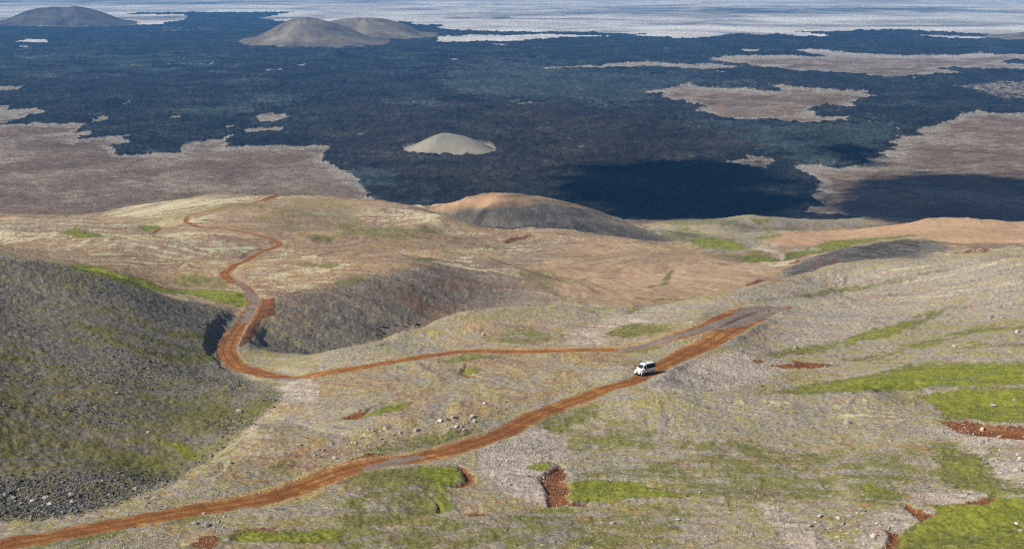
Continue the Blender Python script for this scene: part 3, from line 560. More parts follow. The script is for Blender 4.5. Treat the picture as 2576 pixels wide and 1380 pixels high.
for pts in (road_main, road_loop):
    W = [unproject(u, v) + (w,) for u, v, w in pts]
    out = []
    for i in range(len(W) - 1):
        p0, p1, p2, p3 = [np.array(W[min(max(i + k, 0), len(W) - 1)]) for k in (-1, 0, 1, 2)]
        n = max(2, int(np.hypot(*(p2 - p1)[:2]) / 2.0))
        for j in range(n):
            t = j / n
            out.append(0.5 * (2 * p1 + (p2 - p0) * t + (2 * p0 - 5 * p1 + 4 * p2 - p3) * t * t + (3 * p1 - p0 - 3 * p2 + p3) * t ** 3) if np.hypot(*(p2 - p1)[:2]) < 120 else p1 + (p2 - p1) * t)
    out.append(np.array(W[-1])); out = np.array(out)
    out[:, 2] = ground(out[:, 0], out[:, 1])
    k = 9
    for col in (2, 3):
        out[:, col] = np.convolve(np.pad(out[:, col], k, mode='edge'), np.ones(2 * k + 1) / (2 * k + 1), mode='valid')
    ROADS.append(out)
rd = np.full(Z.shape, 1e9); rlat = np.zeros(Z.shape); rz = np.zeros(Z.shape); rw = np.ones(Z.shape)
for side, out in zip((1, -1), ROADS):
    for i in range(0, len(out) - 1, 12):
        seg = out[i:i + 13]
        y0, y1 = seg[:, 1].min() - 15, seg[:, 1].max() + 15
        r0, r1 = np.searchsorted(Yr, y0), np.searchsorted(Yr, y1) + 1
        x0, x1 = seg[:, 0].min() - 15, seg[:, 0].max() + 15
        c0, c1 = np.searchsorted(a_ax, min(x0 / y0, x0 / y1)), np.searchsorted(a_ax, max(x1 / y0, x1 / y1)) + 1
        sub = (slice(r0, r1), slice(c0, c1))
        xs, ys = X2[sub], Y2[sub]
        for p, q in zip(seg[:-1], seg[1:]):
            ex, ey = q[0] - p[0], q[1] - p[1]; L = math.hypot(ex, ey) + 1e-9
            wx, wy = xs - p[0], ys - p[1]
            t = np.clip((wx * ex + wy * ey) / L ** 2, 0, 1)
            d = np.hypot(wx - ex * t, wy - ey * t)
            w_ = p[3] + (q[3] - p[3]) * t
            better = d - w_ < rd[sub] - rw[sub]
            rd[sub] = np.where(better, d, rd[sub]); rw[sub] = np.where(better, w_, rw[sub])
            rz[sub] = np.where(better, p[2] + (q[2] - p[2]) * t, rz[sub])
            rlat[sub] = np.where(better, side * (wx * ey - wy * ex) / L, rlat[sub])
edge = rd - rw + 0.55 * fbm(X2 / 3.5, Y2 / 3.5, 3) + 0.5 * fbm(X2 / 14, Y2 / 14, 2)
on = edge < 14
cut_deep = np.zeros(Z.shape, np.float32)
M["tmp"] = cut_deep; paint("tmp", [(520, 740), (700, 735), (700, 930), (520, 930)], 1.0, 40, 2, (440, 640)); del M["tmp"]
wr = 1 - smooth(0.2, 3.6 + 4.0 * cut_deep, edge + cut_deep * (2.2 * fbm(X2 / 6, Y2 / 6, 4, .6) - .3))
Z = np.where(on, Z * (1 - wr) + (rz - 0.22 - 0.5 * cut_deep) * wr, Z)
Z += np.where(on, 0.26 * np.exp(-((edge - 0.75) / 0.6) ** 2) * (0.5 + fbm(X2 / 5, Y2 / 5, 2)), 0) * (Y2 < 620)
M["road"] = np.where(on, 1 - smooth(-0.35, 0.35, edge), 0).astype(np.float32)
M["lane"] = np.where(on, np.clip(rlat / rw, -1.5, 1.5), 0).astype(np.float32)
berm = np.where(on, np.exp(-((edge - 0.7) / 0.7) ** 2) * np.clip(0.25 + 1.3 * fbm(X2 / 45, Y2 / 45, 3) - .55 * (rlat > 0), 0, 1), 0) * (1 - smooth(900, 1000, Y2))
M["berm"] = berm.astype(np.float32)
for p in (R(4, [(1840, 810), (1960, 830), (1950, 960), (1900, 1050), (1800, 1060), (1830, 960), (1890, 900)]), R(6, [(330, 1010), (480, 935), (640, 925), (800, 940), (760, 980), (600, 1040), (450, 1090), (240, 1090), (0, 1150), (0, 1120)]),
          R(5, [(2080, 1240), (2560, 1120), (2560, 1150), (2250, 1260), (2080, 1290)]), R(8, [(150, 770), (350, 700), (560, 670), (640, 685), (420, 730), (200, 800)]), R(7, [(2080, 90), (2350, 85), (2300, 110), (2100, 112)]), R(4, [(1740, 730), (1830, 760), (1880, 820), (1830, 820)])):
    paint("wet", p, 1.0, 8, 8, (150, 700))
M["soil"] *= (1 - M["road"])
Uw, Vw = project(X2, Y2, Z)
# ------------------------------------------------------------------ materials
class NT:
    def __init__(self, name):
        self.m = bpy.data.materials.new(name); self.m.use_nodes = True
        self.t = self.m.node_tree; self.n = self.t.nodes; self.n.clear()
        self.out = self.n.new('ShaderNodeOutputMaterial')
    def node(self, typ, **kw):
        nd = self.n.new(typ)
        for k, v in kw.items(): setattr(nd, k, v)
        return nd
    def put(self, sock, val):
        if isinstance(val, bpy.types.NodeSocket): self.t.links.new(val, sock)
        elif isinstance(val, (tuple, list)) and len(val) == 3 and sock.type == 'RGBA': sock.default_value = (*val, 1)
        else: sock.default_value = val
    def attr(self, name):
        return self.node('ShaderNodeAttribute', attribute_name=name).outputs['Fac']
    def pos(self):
        return self.node('ShaderNodeNewGeometry').outputs['Position']
    def mapv(self, vec, scale=(1, 1, 1), rot=(0, 0, 0)):
        nd = self.node('ShaderNodeMapping'); nd.inputs['Scale'].default_value = scale; nd.inputs['Rotation'].default_value = rot
        self.put(nd.inputs['Vector'], vec); return nd.outputs[0]
    def noise(self, vec, scale, detail=6, rough=.6, dist=0.0, color=False):
        nd = self.node('ShaderNodeTexNoise'); nd.inputs['Scale'].default_value = scale
        nd.inputs['Detail'].default_value = detail; nd.inputs['Roughness'].default_value = rough; nd.inputs['Distortion'].default_value = dist
        self.put(nd.inputs['Vector'], vec); return nd.outputs['Color' if color else 'Fac']
    def voro(self, vec, scale, rnd=1.0, out='Distance'):
        nd = self.node('ShaderNodeTexVoronoi'); nd.inputs['Scale'].default_value = scale; nd.inputs['Randomness'].default_value = rnd
        self.put(nd.inputs['Vector'], vec); return nd.outputs[out]
    def math(self, op, a, b=0.0, c=None, clamp=False):
        nd = self.node('ShaderNodeMath', operation=op, use_clamp=clamp)
        self.put(nd.inputs[0], a); self.put(nd.inputs[1], b)
        if c is not None: self.put(nd.inputs[2], c)
        return nd.outputs[0]
    def step(self, x, e0, e1):
        nd = self.node('ShaderNodeMapRange', interpolation_type='SMOOTHSTEP')
        self.put(nd.inputs['Value'], x); self.put(nd.inputs['From Min'], e0); self.put(nd.inputs['From Max'], e1)
        return nd.outputs[0]
    def mix(self, f, a, b, mode='MIX'):
        nd = self.node('ShaderNodeMix', data_type='RGBA', blend_type=mode, clamp_factor=True)
        self.put(nd.inputs['Factor'], f); self.put(nd.inputs[6], a); self.put(nd.inputs[7], b)
        return nd.outputs[2]
    def ramp(self, x, stops):
        nd = self.node('ShaderNodeValToRGB'); e = nd.color_ramp.elements
        while len(e) < len(stops): e.new(0.5)
        for el, (p, c) in zip(e, stops): el.position = p; el.color = (*c, 1)
        self.put(nd.inputs[0], x); return nd.outputs[0]
    def bump(self, h, strength, dist, normal=None):
        nd = self.node('ShaderNodeBump'); nd.inputs['Strength'].default_value = strength; nd.inputs['Distance'].default_value = dist
        self.put(nd.inputs['Height'], h)
        if normal is not None: self.put(nd.inputs['Normal'], normal)
        return nd.outputs[0]
    def bsdf(self, color, rough=.9, normal=None, spec=.2, metal=0.0, **kw):
        nd = self.node('ShaderNodeBsdfPrincipled')
        self.put(nd.inputs['Base Color'], color); self.put(nd.inputs['Roughness'], rough)
        self.put(nd.inputs['Specular IOR Level'], spec); self.put(nd.inputs['Metallic'], metal)
        for k, v in kw.items(): self.put(nd.inputs[k], v)
        if normal is not None: self.put(nd.inputs['Normal'], normal)
        self.t.links.new(nd.outputs[0], self.out.inputs['Surface']); return self.m

def make_hill_material():
    t = NT("hill_ground"); P = t.pos()
    A = {k: t.attr(k) for k in HA}
    fine = t.noise(P, 2.4, 4, .8); fine2 = t.noise(t.mapv(P, (1, 1, 1), (0, 0, 1)), .9, 6, .75)
    med = t.noise(P, .15, 9, .72); med2 = t.noise(t.mapv(P, (1, 1, 1), (0, 0, 2)), .10, 9, .74, .4); med3 = t.noise(t.mapv(P, (1, 1, 1), (0, 0, 4)), .07, 9, .74)
    big = t.noise(P, .02, 6, .65)
    stone = t.node('ShaderNodeSeparateColor'); t.put(stone.inputs[0], t.voro(P, 1.6, 1.0, 'Color')); stv = stone.outputs[0]
    def lin(*terms):
        s = None
        for x, k, c in terms:
            y = t.math('MULTIPLY_ADD', x, k, -k * c)
            s = y if s is None else t.math('ADD', s, y)
        return s
    gx = t.math('MULTIPLY', A['grain'], .5)
    # fv: fine value with pixel-scale stones, tussocks and shadows between them
    fv = t.math('ADD', lin((fine, .70, .5), (fine2, .75, .5), (med, .40, .5), (stv, .14, .5), (A['grain'], .030, 0), (A['flow'], .035, 0)), .5)
    col = t.ramp(fv, [(.22, (.080, .070, .058)), (.42, (.215, .195, .168)), (.56, (.315, .290, .255)), (.78, (.52, .485, .43))])
    tan = t.ramp(fv, [(.22, (.085, .055, .036)), (.45, (.225, .155, .10)), (.58, (.335, .245, .165)), (.78, (.52, .43, .32))])
    tf = t.step(t.math('ADD', lin((med2, 2.6, .5), (big, 1.6, .5), (A['flowb'], .12, 0)), t.math('MULTIPLY_ADD', A['tan'], 1.05, -.45)), -.25, .55)
    col = t.mix(tf, col, tan)
    umb = t.ramp(fv, [(.25, (.085, .060, .048)), (.5, (.195, .145, .115)), (.75, (.35, .28, .23))])
    col = t.mix(t.math('MULTIPLY', t.step(lin((med3, 3, .5), (A['flowb'], .22, 0)), .10, .55), t.math('MULTIPLY_ADD', A['tan'], .75, .15)), col, umb)
    rust = t.ramp(fv, [(.25, (.13, .06, .030)), (.55, (.31, .165, .080)), (.8, (.46, .30, .18))])
    col = t.mix(t.math('MULTIPLY', t.step(lin((t.noise(t.mapv(P, (1, 1, 1), (0, 0, 7)), .14, 9, .75), 3.2, .5), (A['flow'], .14, 0), (big, 1.2, .5)), .12, .50), .8), col, rust)
    # olive moss and dry grass between the stones
    moss = t.ramp(fv, [(.22, (.044, .045, .011)), (.42, (.130, .126, .032)), (.58, (.215, .203, .062)), (.78, (.35, .33, .15))])
    mossf = t.step(t.math('ADD', lin((med, 2.4, .5), (fine2, 1.0, .5), (A['flow'], .16, 0), (A['grain'], .10, 0)), t.math('MULTIPLY_ADD', A['gravel'], -.75, .02)), -.30, .42)
    col = t.mix(t.math('MULTIPLY', mossf, t.math('MULTIPLY_ADD', A['tan'], -.62, .95)), col, moss)
    gcol = t.ramp(fv, [(.22, (.17, .145, .122)), (.42, (.31, .275, .24)), (.56, (.40, .36, .318)), (.78, (.56, .51, .45))])
    col = t.mix(t.math('MULTIPLY', t.math('MULTIPLY', A['gravel'], .9), t.step(lin((med2, 2, .5), (A['flow'], .15, 0), (A['grain'], .1, 0)), -.55, .25)), col, gcol)
    # golden weathered ash
    gold = t.ramp(t.math('ADD', lin((med, .5, .5), (A['flowb'], .055, 0), (A['flow'], .03, 0), (fine2, .25, .5), (A['grain'], .02, 0)), .5), [(.25, (.155, .112, .085)), (.42, (.275, .192, .125)), (.57, (.38, .272, .175)), (.74, (.42, .35, .265))])
    gold = t.mix(t.math('MULTIPLY', t.step(A['gold'], .70, 1.0), .36), gold, (.43, .265, .135))
    col = t.mix(t.math('MULTIPLY', t.math('MULTIPLY', A['gold'], .92), t.step(t.math('ADD', lin((med2, 2, .5), (A['flowb'], .16, 0)), A['gold']), .05, .85)), col, gold)
    # dark scree, and the slope shade painted through the same mask
    dk = t.ramp(fv, [(.20, (.030, .028, .027)), (.42, (.105, .095, .080)), (.58, (.165, .152, .132)), (.80, (.33, .315, .29))])
    dmoss = t.ramp(fv, [(.22, (.032, .034, .010)), (.45, (.088, .086, .028)), (.6, (.135, .13, .048)), (.8, (.22, .205, .09))])
    sepz = t.node('ShaderNodeSeparateXYZ'); t.put(sepz.inputs[0], P)
    low = t.step(sepz.outputs[1], 430, 300)
    dk = t.mix(t.math('MULTIPLY', t.step(t.math('ADD', lin((med, 2.4, .5), (fine2, .8, .5), (A['flow'], .22, 0), (A['flowb'], .16, 0)), t.math('MULTIPLY_ADD', low, .42, -.16)), -.25, .45), t.math('MULTIPLY', t.math('SUBTRACT', 1.08, A['tan']), t.step(sepz.outputs[1], 640, 540))), dk, dmoss)
    dr = t.ramp(fv, [(.25, (.06, .03, .018)), (.55, (.15, .085, .05)), (.8, (.26, .16, .1))])
    dk = t.mix(t.math('MULTIPLY', t.step(lin((med3, 2.5, .5), (A['flowb'], .3, 0)), .2, .7), t.math('MULTIPLY_ADD', A['tan'], .55, .05)), dk, dr)
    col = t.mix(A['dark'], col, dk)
    col = t.mix(t.math('MULTIPLY', A['black'], t.step(med2, .36, .54)), col, t.ramp(fv, [(.25, (.012, .012, .014)), (.5, (.042, .042, .044)), (.72, (.15, .147, .14))]))
    # pale lichen combed by the wind
    lich = t.ramp(fv, [(.25, (.23, .215, .13)), (.5, (.375, .355, .235)), (.75, (.53, .51, .38))])
    lf = t.step(t.math('ADD', lin((A['flow'], .30, 0), (A['flowb'], .24, 0), (med, 3.0, .5), (med2, 1.6, .5), (A['grain'], .12, 0)), t.math('MULTIPLY_ADD', A['lichen'], 1.15, -.72)), -.22, .42)
    col = t.mix(t.math('MULTIPLY', t.math('MULTIPLY', lf, .85), t.step(A['lichen'], .02, .4)), col, lich)
    # red soil
    soil = t.ramp(t.math('ADD', lin((med, .5, .5), (fv, .6, .5)), .5), [(.3, (.065, .024, .011)), (.5, (.135, .053, .022)), (.72, (.25, .12, .06))])
    col = t.mix(t.step(t.math('ADD', A['soil'], lin((med2, .8, .5), (A['flow'], .05, 0), (fine2, .5, .5))), .22, .66), col, soil)
    # turf
    gr = t.ramp(t.math('ADD', lin((fv, .6, .5), (med, .45, .5)), .5), [(.25, (.036, .046, .007)), (.43, (.105, .128, .013)), (.57, (.175, .195, .021)), (.78, (.28, .285, .07))])
    gr2 = t.ramp(fv, [(.25, (.036, .042, .012)), (.45, (.092, .100, .028)), (.6, (.145, .148, .046)), (.8, (.25, .235, .10))])
    gr = t.mix(t.step(t.math('ADD', lin((big, 2, .5), (med3, 1.6, .5)), t.math('MULTIPLY_ADD', A['grass'], -2.4, 2.15)), -.25, .45), gr, gr2)
    gf = t.step(t.math('ADD', lin((med, 2.8, .5), (fine2, 1.7, .5), (A['flow'], .20, 0), (A['grain'], .12, 0), (med2, 1.6, .5), (med3, 1.2, .5), (A['flowb'], .14, 0)), t.math('MULTIPLY_ADD', A['grass'], 1.62, -.86)), -.42, .46)
    gf = t.math('MULTIPLY', t.math('MULTIPLY', gf, .94), t.step(A['grass'], .0, .35))
    gr = t.mix(t.math('MULTIPLY', A['dark'], .32), gr, (.06, .058, .018))
    col = t.mix(gf, col, gr)
    col = t.mix(t.math('MULTIPLY', A['pool'], .8), col, (.40, .42, .40))
    # dirt road: wheel tracks, grey wet stretches, orange crumbs on its edge
    rp = t.noise(t.mapv(P, (.16, .16, .16)), 1.0, 9, .74)
    road = t.ramp(t.math('ADD', lin((rp, .8, .5), (fine, .5, .5), (A['grain'], .03, 0)), .5), [(.25, (.070, .028, .011)), (.42, (.165, .067, .021)), (.56, (.25, .112, .036)), (.75, (.42, .245, .09))])
    lane = t.math('ABSOLUTE', A['lane'])
    wob = t.math('ADD', lane, lin((rp, .35, .5)))
    track = t.math('SUBTRACT', 1.0, t.step(t.math('ABSOLUTE', t.math('SUBTRACT', wob, .40)), .06, .20))
    road = t.mix(t.math('MULTIPLY', track, .5), road, (.105, .044, .018))
    road = t.mix(t.math('MULTIPLY', t.step(t.math('ADD', lin((rp, 2.2, .5), (fine2, .8, .5)), t.math('MULTIPLY', t.math('SUBTRACT', 1.0, track), .25)), .30, .70), .75), road, (.40, .235, .085))
    wet = t.ramp(t.math('ADD', lin((rp, .7, .5), (fine, .7, .5)), .5), [(.25, (.075, .066, .062)), (.5, (.165, .145, .135)), (.75, (.28, .235, .19))])
    road = t.mix(t.math('MULTIPLY', t.step(t.math('ADD', A['wet'], lin((rp, 1.4, .5))), .25, .75), .85), road, wet)
    road = t.mix(t.math('MULTIPLY', t.step(lane, .75, 1.05), t.step(lin((med2, 2, .5), (fine2, 1.2, .5)), -.1, .4)), road, tan)
    col = t.mix(A['road'], col, road)
    crumb = t.ramp(fv, [(.25, (.19, .085, .028)), (.5, (.37, .205, .075)), (.7, (.52, .35, .15))])
    col = t.mix(t.math('MULTIPLY', A['berm'], t.step(fine2, .34, .52)), col, crumb)
    h = t.math('ADD', t.math('MULTIPLY', fine, .45), t.math('ADD', t.math('MULTIPLY', fine2, 1.1), t.math('MULTIPLY', stv, .25)))
    nb = t.bump(h, .55, .55)
    col = t.mix(1.0, col, (1.19, 1.14, 1.12), 'MULTIPLY')
    return t.bsdf(col, .95, nb, .1)

def make_plain_material():
    t = NT("lava_plain"); P = t.pos()
    A = {k: t.attr(k) for k in PA}
    def lin(*terms):
        s = None
        for x, k, c in terms:
            y = t.math('MULTIPLY_ADD', x, k, -k * c)
            s = y if s is None else t.math('ADD', s, y)
        return s
    f1 = t.noise(P, .32, 8, .76); f2 = t.noise(t.mapv(P, (1, 1, 1), (0, 0, 1)), .055, 10, .74); f3 = t.noise(P, .007, 10, .68, .5); f4 = t.noise(t.mapv(P, (1, 1, 1), (0, 0, 2)), .0022, 10, .68, .8)
    fv = t.math('ADD', lin((f1, .5, .5), (f2, .85, .5), (f3, .75, .5), (A['grain'], .035, 0)), .5)
    lava = t.ramp(fv, [(.26, (.003, .003, .003)), (.44, (.020, .020, .019)), (.58, (.046, .046, .042)), (.78, (.125, .122, .11))])
    slick = t.ramp(fv, [(.26, (.018, .026, .027)), (.5, (.055, .070, .068)), (.76, (.13, .145, .13))])
    sf = t.math('ADD', A['slick'], lin((f3, 2.4, .5), (f4, 2.0, .5), (f2, .8, .5)))
    lava = t.mix(t.math('MULTIPLY', t.step(lin((f4, 2.2, .5), (f3, 1.2, .5)), .05, .5), .75), lava, (.006, .007, .008))
    lava = t.mix(t.step(sf, .12, .75), lava, slick)
    bro = t.ramp(fv, [(.26, (.008, .007, .0065)), (.45, (.034, .028, .023)), (.6, (.064, .053, .040)), (.78, (.135, .115, .08))])
    col = t.mix(t.math('MULTIPLY', A['brown'], t.step(t.math('ADD', A['brown'], lin((f3, 1.2, .5), (f2, .8, .5))), .25, .75)), lava, bro)
    spot = t.step(lin((t.noise(P, .014, 7, .78), 2.0, .5), (f4, 1.2, .5), (A['grain'], .05, 0)), .46, .62)
    col = t.mix(t.math('MULTIPLY', spot, .7), col, (.30, .28, .26))
    # old ground: dull brown-pink heath with pale moss ridges
    old = t.ramp(t.math('ADD', lin((f1, .25, .5), (f2, .7, .5), (f3, 1.0, .5), (A['grain'], .015, 0)), .5), [(.25, (.115, .076, .048)), (.43, (.215, .150, .102)), (.58, (.295, .220, .155)), (.78, (.42, .355, .27))])
    ridge = t.math('SUBTRACT', 1.0, t.math('MULTIPLY', t.math('ABSOLUTE', t.math('SUBTRACT', t.noise(t.mapv(P, (1, 1, 1), (0, 0, 3)), .012, 9, .7, .8), .5)), 6.0))
    rg = t.step(t.math('ADD', t.math('ADD', t.math('MULTIPLY', ridge, .65), lin((f2, 1.8, .5), (f3, 2.2, .5))), t.math('MULTIPLY_ADD', A['rim'], .8, -.32)), .05, .8)
    old = t.mix(t.math('MULTIPLY', rg, .8), old, t.ramp(fv, [(.25, (.22, .192, .155)), (.5, (.37, .335, .285)), (.7, (.54, .50, .435))]))
    old = t.mix(t.math('MULTIPLY', t.step(lin((f3, 2.4, .5), (f2, 1, .5)), .10, .6), .6), old, t.ramp(fv, [(.3, (.15, .09, .06)), (.65, (.31, .205, .14))]))
    sep = t.node('ShaderNodeSeparateXYZ'); t.put(sep.inputs[0], P)
    far = t.step(sep.outputs[1], 3800, 5200)
    f5 = t.noise(t.mapv(P, (.00022, .0006, .001), (0, 0, .08)), 1.0, 6, .58, .5)
    ds = t.ramp(t.math('ADD', lin((f3, .3, .5), (t.noise(t.mapv(P, (1, 1, 1), (0, 0, 2)), .0016, 6, .6, .8), .9, .5), (f5, .9, .5)), .5), [(.30, (.16, .17, .19)), (.42, (.42, .41, .40)), (.53, (.66, .63, .59)), (.66, (.88, .84, .79))])
    old = t.mix(far, old, ds)
    pf = t.step(t.math('ADD', A['pale'], lin((f2, 1.5, .5), (f1, .5, .5), (f3, .6, .5), (A['grain'], .05, 0))), .28, .68)
    col = t.mix(pf, col, old)
    col = t.mix(t.math('MULTIPLY', A['gold'], .8), col, (.34, .22, .145)); col = t.mix(t.math('MULTIPLY', A['lichen'], .8), col, (.48, .46, .33))
    col = t.mix(t.math('MULTIPLY', A['black'], t.step(lin((f3, 3, .5), (f2, 1, .5)), -.3, .2)), col, (.03, .04, .05))
    cn = t.ramp(t.math('ADD', lin((f3, .7, .5), (f2, .5, .5), (A['flowb'], .05, 0), (A['flow'], .035, 0)), .5), [(.28, (.028, .023, .017)), (.44, (.066, .055, .041)), (.58, (.105, .090, .067)), (.76, (.17, .15, .11))])
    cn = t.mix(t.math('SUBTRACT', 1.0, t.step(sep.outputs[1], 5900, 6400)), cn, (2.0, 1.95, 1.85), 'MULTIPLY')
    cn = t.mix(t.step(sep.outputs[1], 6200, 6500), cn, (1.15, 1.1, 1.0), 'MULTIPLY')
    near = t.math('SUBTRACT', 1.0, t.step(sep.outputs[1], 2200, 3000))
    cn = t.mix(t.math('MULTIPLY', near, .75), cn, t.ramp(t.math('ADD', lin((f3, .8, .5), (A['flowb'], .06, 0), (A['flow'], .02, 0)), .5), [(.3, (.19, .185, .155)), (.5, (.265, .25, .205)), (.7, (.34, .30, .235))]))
    col = t.mix(A['cone'], col, cn)
    h = t.math('ADD', t.math('MULTIPLY', f1, 1.0), t.math('MULTIPLY', f2, 5.0))
    bs = t.node('ShaderNodeBump'); bs.inputs['Distance'].default_value = 3.2
    t.put(bs.inputs['Height'], h); t.put(bs.inputs['Strength'], t.math('SUBTRACT', .9, t.math('MULTIPLY', A['cone'], .75)))
    return t.bsdf(col, .95, bs.outputs[0], .1)

HA = ("grass", "soil", "gold", "dark", "lichen", "gravel", "road", "wet", "lane", "black", "berm", "pool", "tan", "flow", "flowb", "grain")
PA = ("pale", "rim", "cone", "brown", "gold", "lichen", "black", "slick", "flow", "flowb", "grain")
MAT_HILL = make_hill_material(); MAT_PLAIN = make_plain_material()

# ------------------------------------------------------------------ the ground sheet, split along its own cells into ground, road, lava field and so on
def build_sheet(name, facemask, mat, attrs):
    ids = np.flatnonzero(facemask.ravel())
    r, c = np.divmod(ids, NC - 1)
    quad = np.stack([r * NC + c, r * NC + c + 1, (r + 1) * NC + c + 1, (r + 1) * NC + c], 1)
    used, inv = np.unique(quad, return_inverse=True)
    inv = inv.reshape(quad.shape)
    me = bpy.data.meshes.new(name)
    co = np.stack([X2.ravel()[used], Y2.ravel()[used], Z.ravel()[used]], 1).astype(np.float32)
    me.vertices.add(len(used)); me.vertices.foreach_set("co", co.ravel())
    me.loops.add(quad.size); me.loops.foreach_set("vertex_index", inv.ravel().astype(np.int32))
    me.polygons.add(len(quad)); me.polygons.foreach_set("loop_start", np.arange(0, quad.size, 4, dtype=np.int32))
    me.polygons.foreach_set("use_smooth", np.ones(len(quad), bool))
    me.update(calc_edges=True)
    for k in attrs:
        at = me.attributes.new(k, 'FLOAT', 'POINT'); at.data.foreach_set("value", M[k].ravel()[used].astype(np.float32))
    me.materials.append(mat)
    o = link(bpy.data.objects.new(name, me)); o["kind"] = "structure"
    return o
def fc(a): return (a[:-1, :-1] + a[1:, :-1] + a[:-1, 1:] + a[1:, 1:]) / 4
far_face = fc(np.ascontiguousarray(plain_w)) > 0.5
road_face = (fc(M["road"]) > 0.5) & ~far_face
cone_face = (fc(M["cone"]) > 0.5) & far_face
pale_face = (fc(M["pale"]) > 0.48) & far_face & ~cone_face
desert_face = pale_face & (fc(np.ascontiguousarray(Y2)) > 4300)
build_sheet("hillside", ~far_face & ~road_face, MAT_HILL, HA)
build_sheet("dirt_road", road_face, MAT_HILL, HA)
build_sheet("lava_field", far_face & ~pale_face & ~cone_face, MAT_PLAIN, PA)
build_sheet("heath", pale_face & ~desert_face, MAT_PLAIN, PA)
build_sheet("desert_plain", desert_face, MAT_PLAIN, PA)
build_sheet("hill", cone_face, MAT_PLAIN, PA)

# ------------------------------------------------------------------ clouds: they stand high behind the camera and throw the shadows on the plain
MAT_CLOUD = NT("cloud_white"); MAT_CLOUD = MAT_CLOUD.bsdf((.85, .86, .88), 1.0, None, 0)
def cloud(poly, zs, cover, fringe=0.0, alt=1500.0, thin=False):
    """cumulus whose shade falls on the traced patch of ground; ragged wisps round its rim"""
    W = []
    for u, v in poly:
        Y = (CAMZ - zs) / math.tan(PITCH + math.atan((v - V0) / FD)); W.append((u_to_a(u, v) * Y, Y))
    W = np.array(W); rnd = np.random.default_rng(len(poly) * 31 + int(zs))
    m = fringe + 10
    n0 = int((np.ptp(W[:, 0]) + 2 * m) * (np.ptp(W[:, 1]) + 2 * m) / cover)
    x = rnd.uniform(W[:, 0].min() - m, W[:, 0].max() + m, n0); y = rnd.uniform(W[:, 1].min() - m, W[:, 1].max() + m, n0)
    sd = signed(x, y, W) + 42 * fbm(x / 90, y / 90, 4, .6) * (0 if thin else 1)
    bm = bmesh.new()
    for px, py, s in zip(x, y, sd):
        if thin:
            if s < -12 or rnd.random() > .5 + s / 50: continue
            r = rnd.uniform(3.0, 6.0)
        elif s > 24: r = rnd.uniform(14, 26)
        elif s > -fringe and rnd.random() < ((s + fringe) / (24 + fringe)) ** 1.6: r = rnd.uniform(3, 9) + max(0, s) * .35
        else: continue
        h = alt + rnd.uniform(-25, 35) - zs
        mt = Matrix.Translation((px + SUN_H[0] * h / math.tan(SUN_EL), py + SUN_H[1] * h / math.tan(SUN_EL), h + zs)) @ Matrix.Diagonal((r, r, r * .6, 1))
        bmesh.ops.create_icosphere(bm, subdivisions=1, radius=1.0, matrix=mt)
    me = bpy.data.meshes.new("cloud"); bm.to_mesh(me); bm.free()
    for q in me.polygons: q.use_smooth = True
    me.materials.append(MAT_CLOUD)
    o = link(bpy.data.objects.new("cloud", me)); o["kind"] = "structure"
cloud([(1400, 480), (1440, 446), (1520, 424), (1640, 414), (1780, 408), (1850, 411), (1925, 432), (1960, 448), (1990, 462), (1880, 476), (1960, 492), (2040, 506), (2010, 520), (1900, 530), (1800, 548), (1660, 556), (1560, 540), (1470, 500)], 2, 120, 55)
cloud([(2090, 512), (2150, 462), (2230, 436), (2330, 426), (2450, 432), (2576, 442), (2760, 450), (2760, 562), (2400, 572), (2250, 566), (2150, 540)], 2, 120, 60)
cloud([(2085, 378), (2140, 370), (2190, 380), (2195, 404), (2160, 416), (2115, 402)], 2, 60, 35)
cloud([(1090, 539), (1180, 526), (1300, 520), (1380, 516), (1500, 532), (1620, 576), (1700, 614), (1600, 610), (1480, 598), (1340, 602), (1260, 599), (1160, 562)], 62, 75, thin=True)

# ------------------------------------------------------------------ stones and boulders
def make_rock_material(name, dark, mid, light, lich):
    t = NT(name)
    tc = t.node('ShaderNodeTexCoord').outputs['Object']; oi = t.node('ShaderNodeObjectInfo').outputs['Random']
    n = t.noise(tc, 2.2, 7, .65); n2 = t.noise(tc, 7.0, 4, .6)
    c = t.ramp(t.math('ADD', t.math('MULTIPLY', n, .6), t.math('MULTIPLY', n2, .4)), [(.32, dark), (.5, mid), (.68, light)])
    c = t.mix(t.step(t.noise(tc, 1.3, 5, .7), .54, .66), c, lich)
    hs = t.node('ShaderNodeHueSaturation'); t.put(hs.inputs['Color'], c); t.put(hs.inputs['Value'], t.math('ADD', .72, t.math('MULTIPLY', oi, .55)))
    return t.bsdf(hs.outputs[0], .92, t.bump(n2, .5, .12), .2)
ROCKM = {"pale": make_rock_material("pale_rock", (.17, .16, .145), (.36, .34, .31), (.52, .50, .46), (.40, .39, .27)),
         "grey": make_rock_material("grey_rock", (.10, .10, .10), (.24, .235, .23), (.40, .39, .38), (.27, .27, .2)),
         "dark": make_rock_material("dark_rock", (.022, .022, .025), (.07, .07, .072), (.20, .195, .19), (.10, .10, .06)),
         "tan": make_rock_material("tan_rock", (.22, .14, .08), (.42, .31, .19), (.58, .47, .32), (.40, .30, .20))}
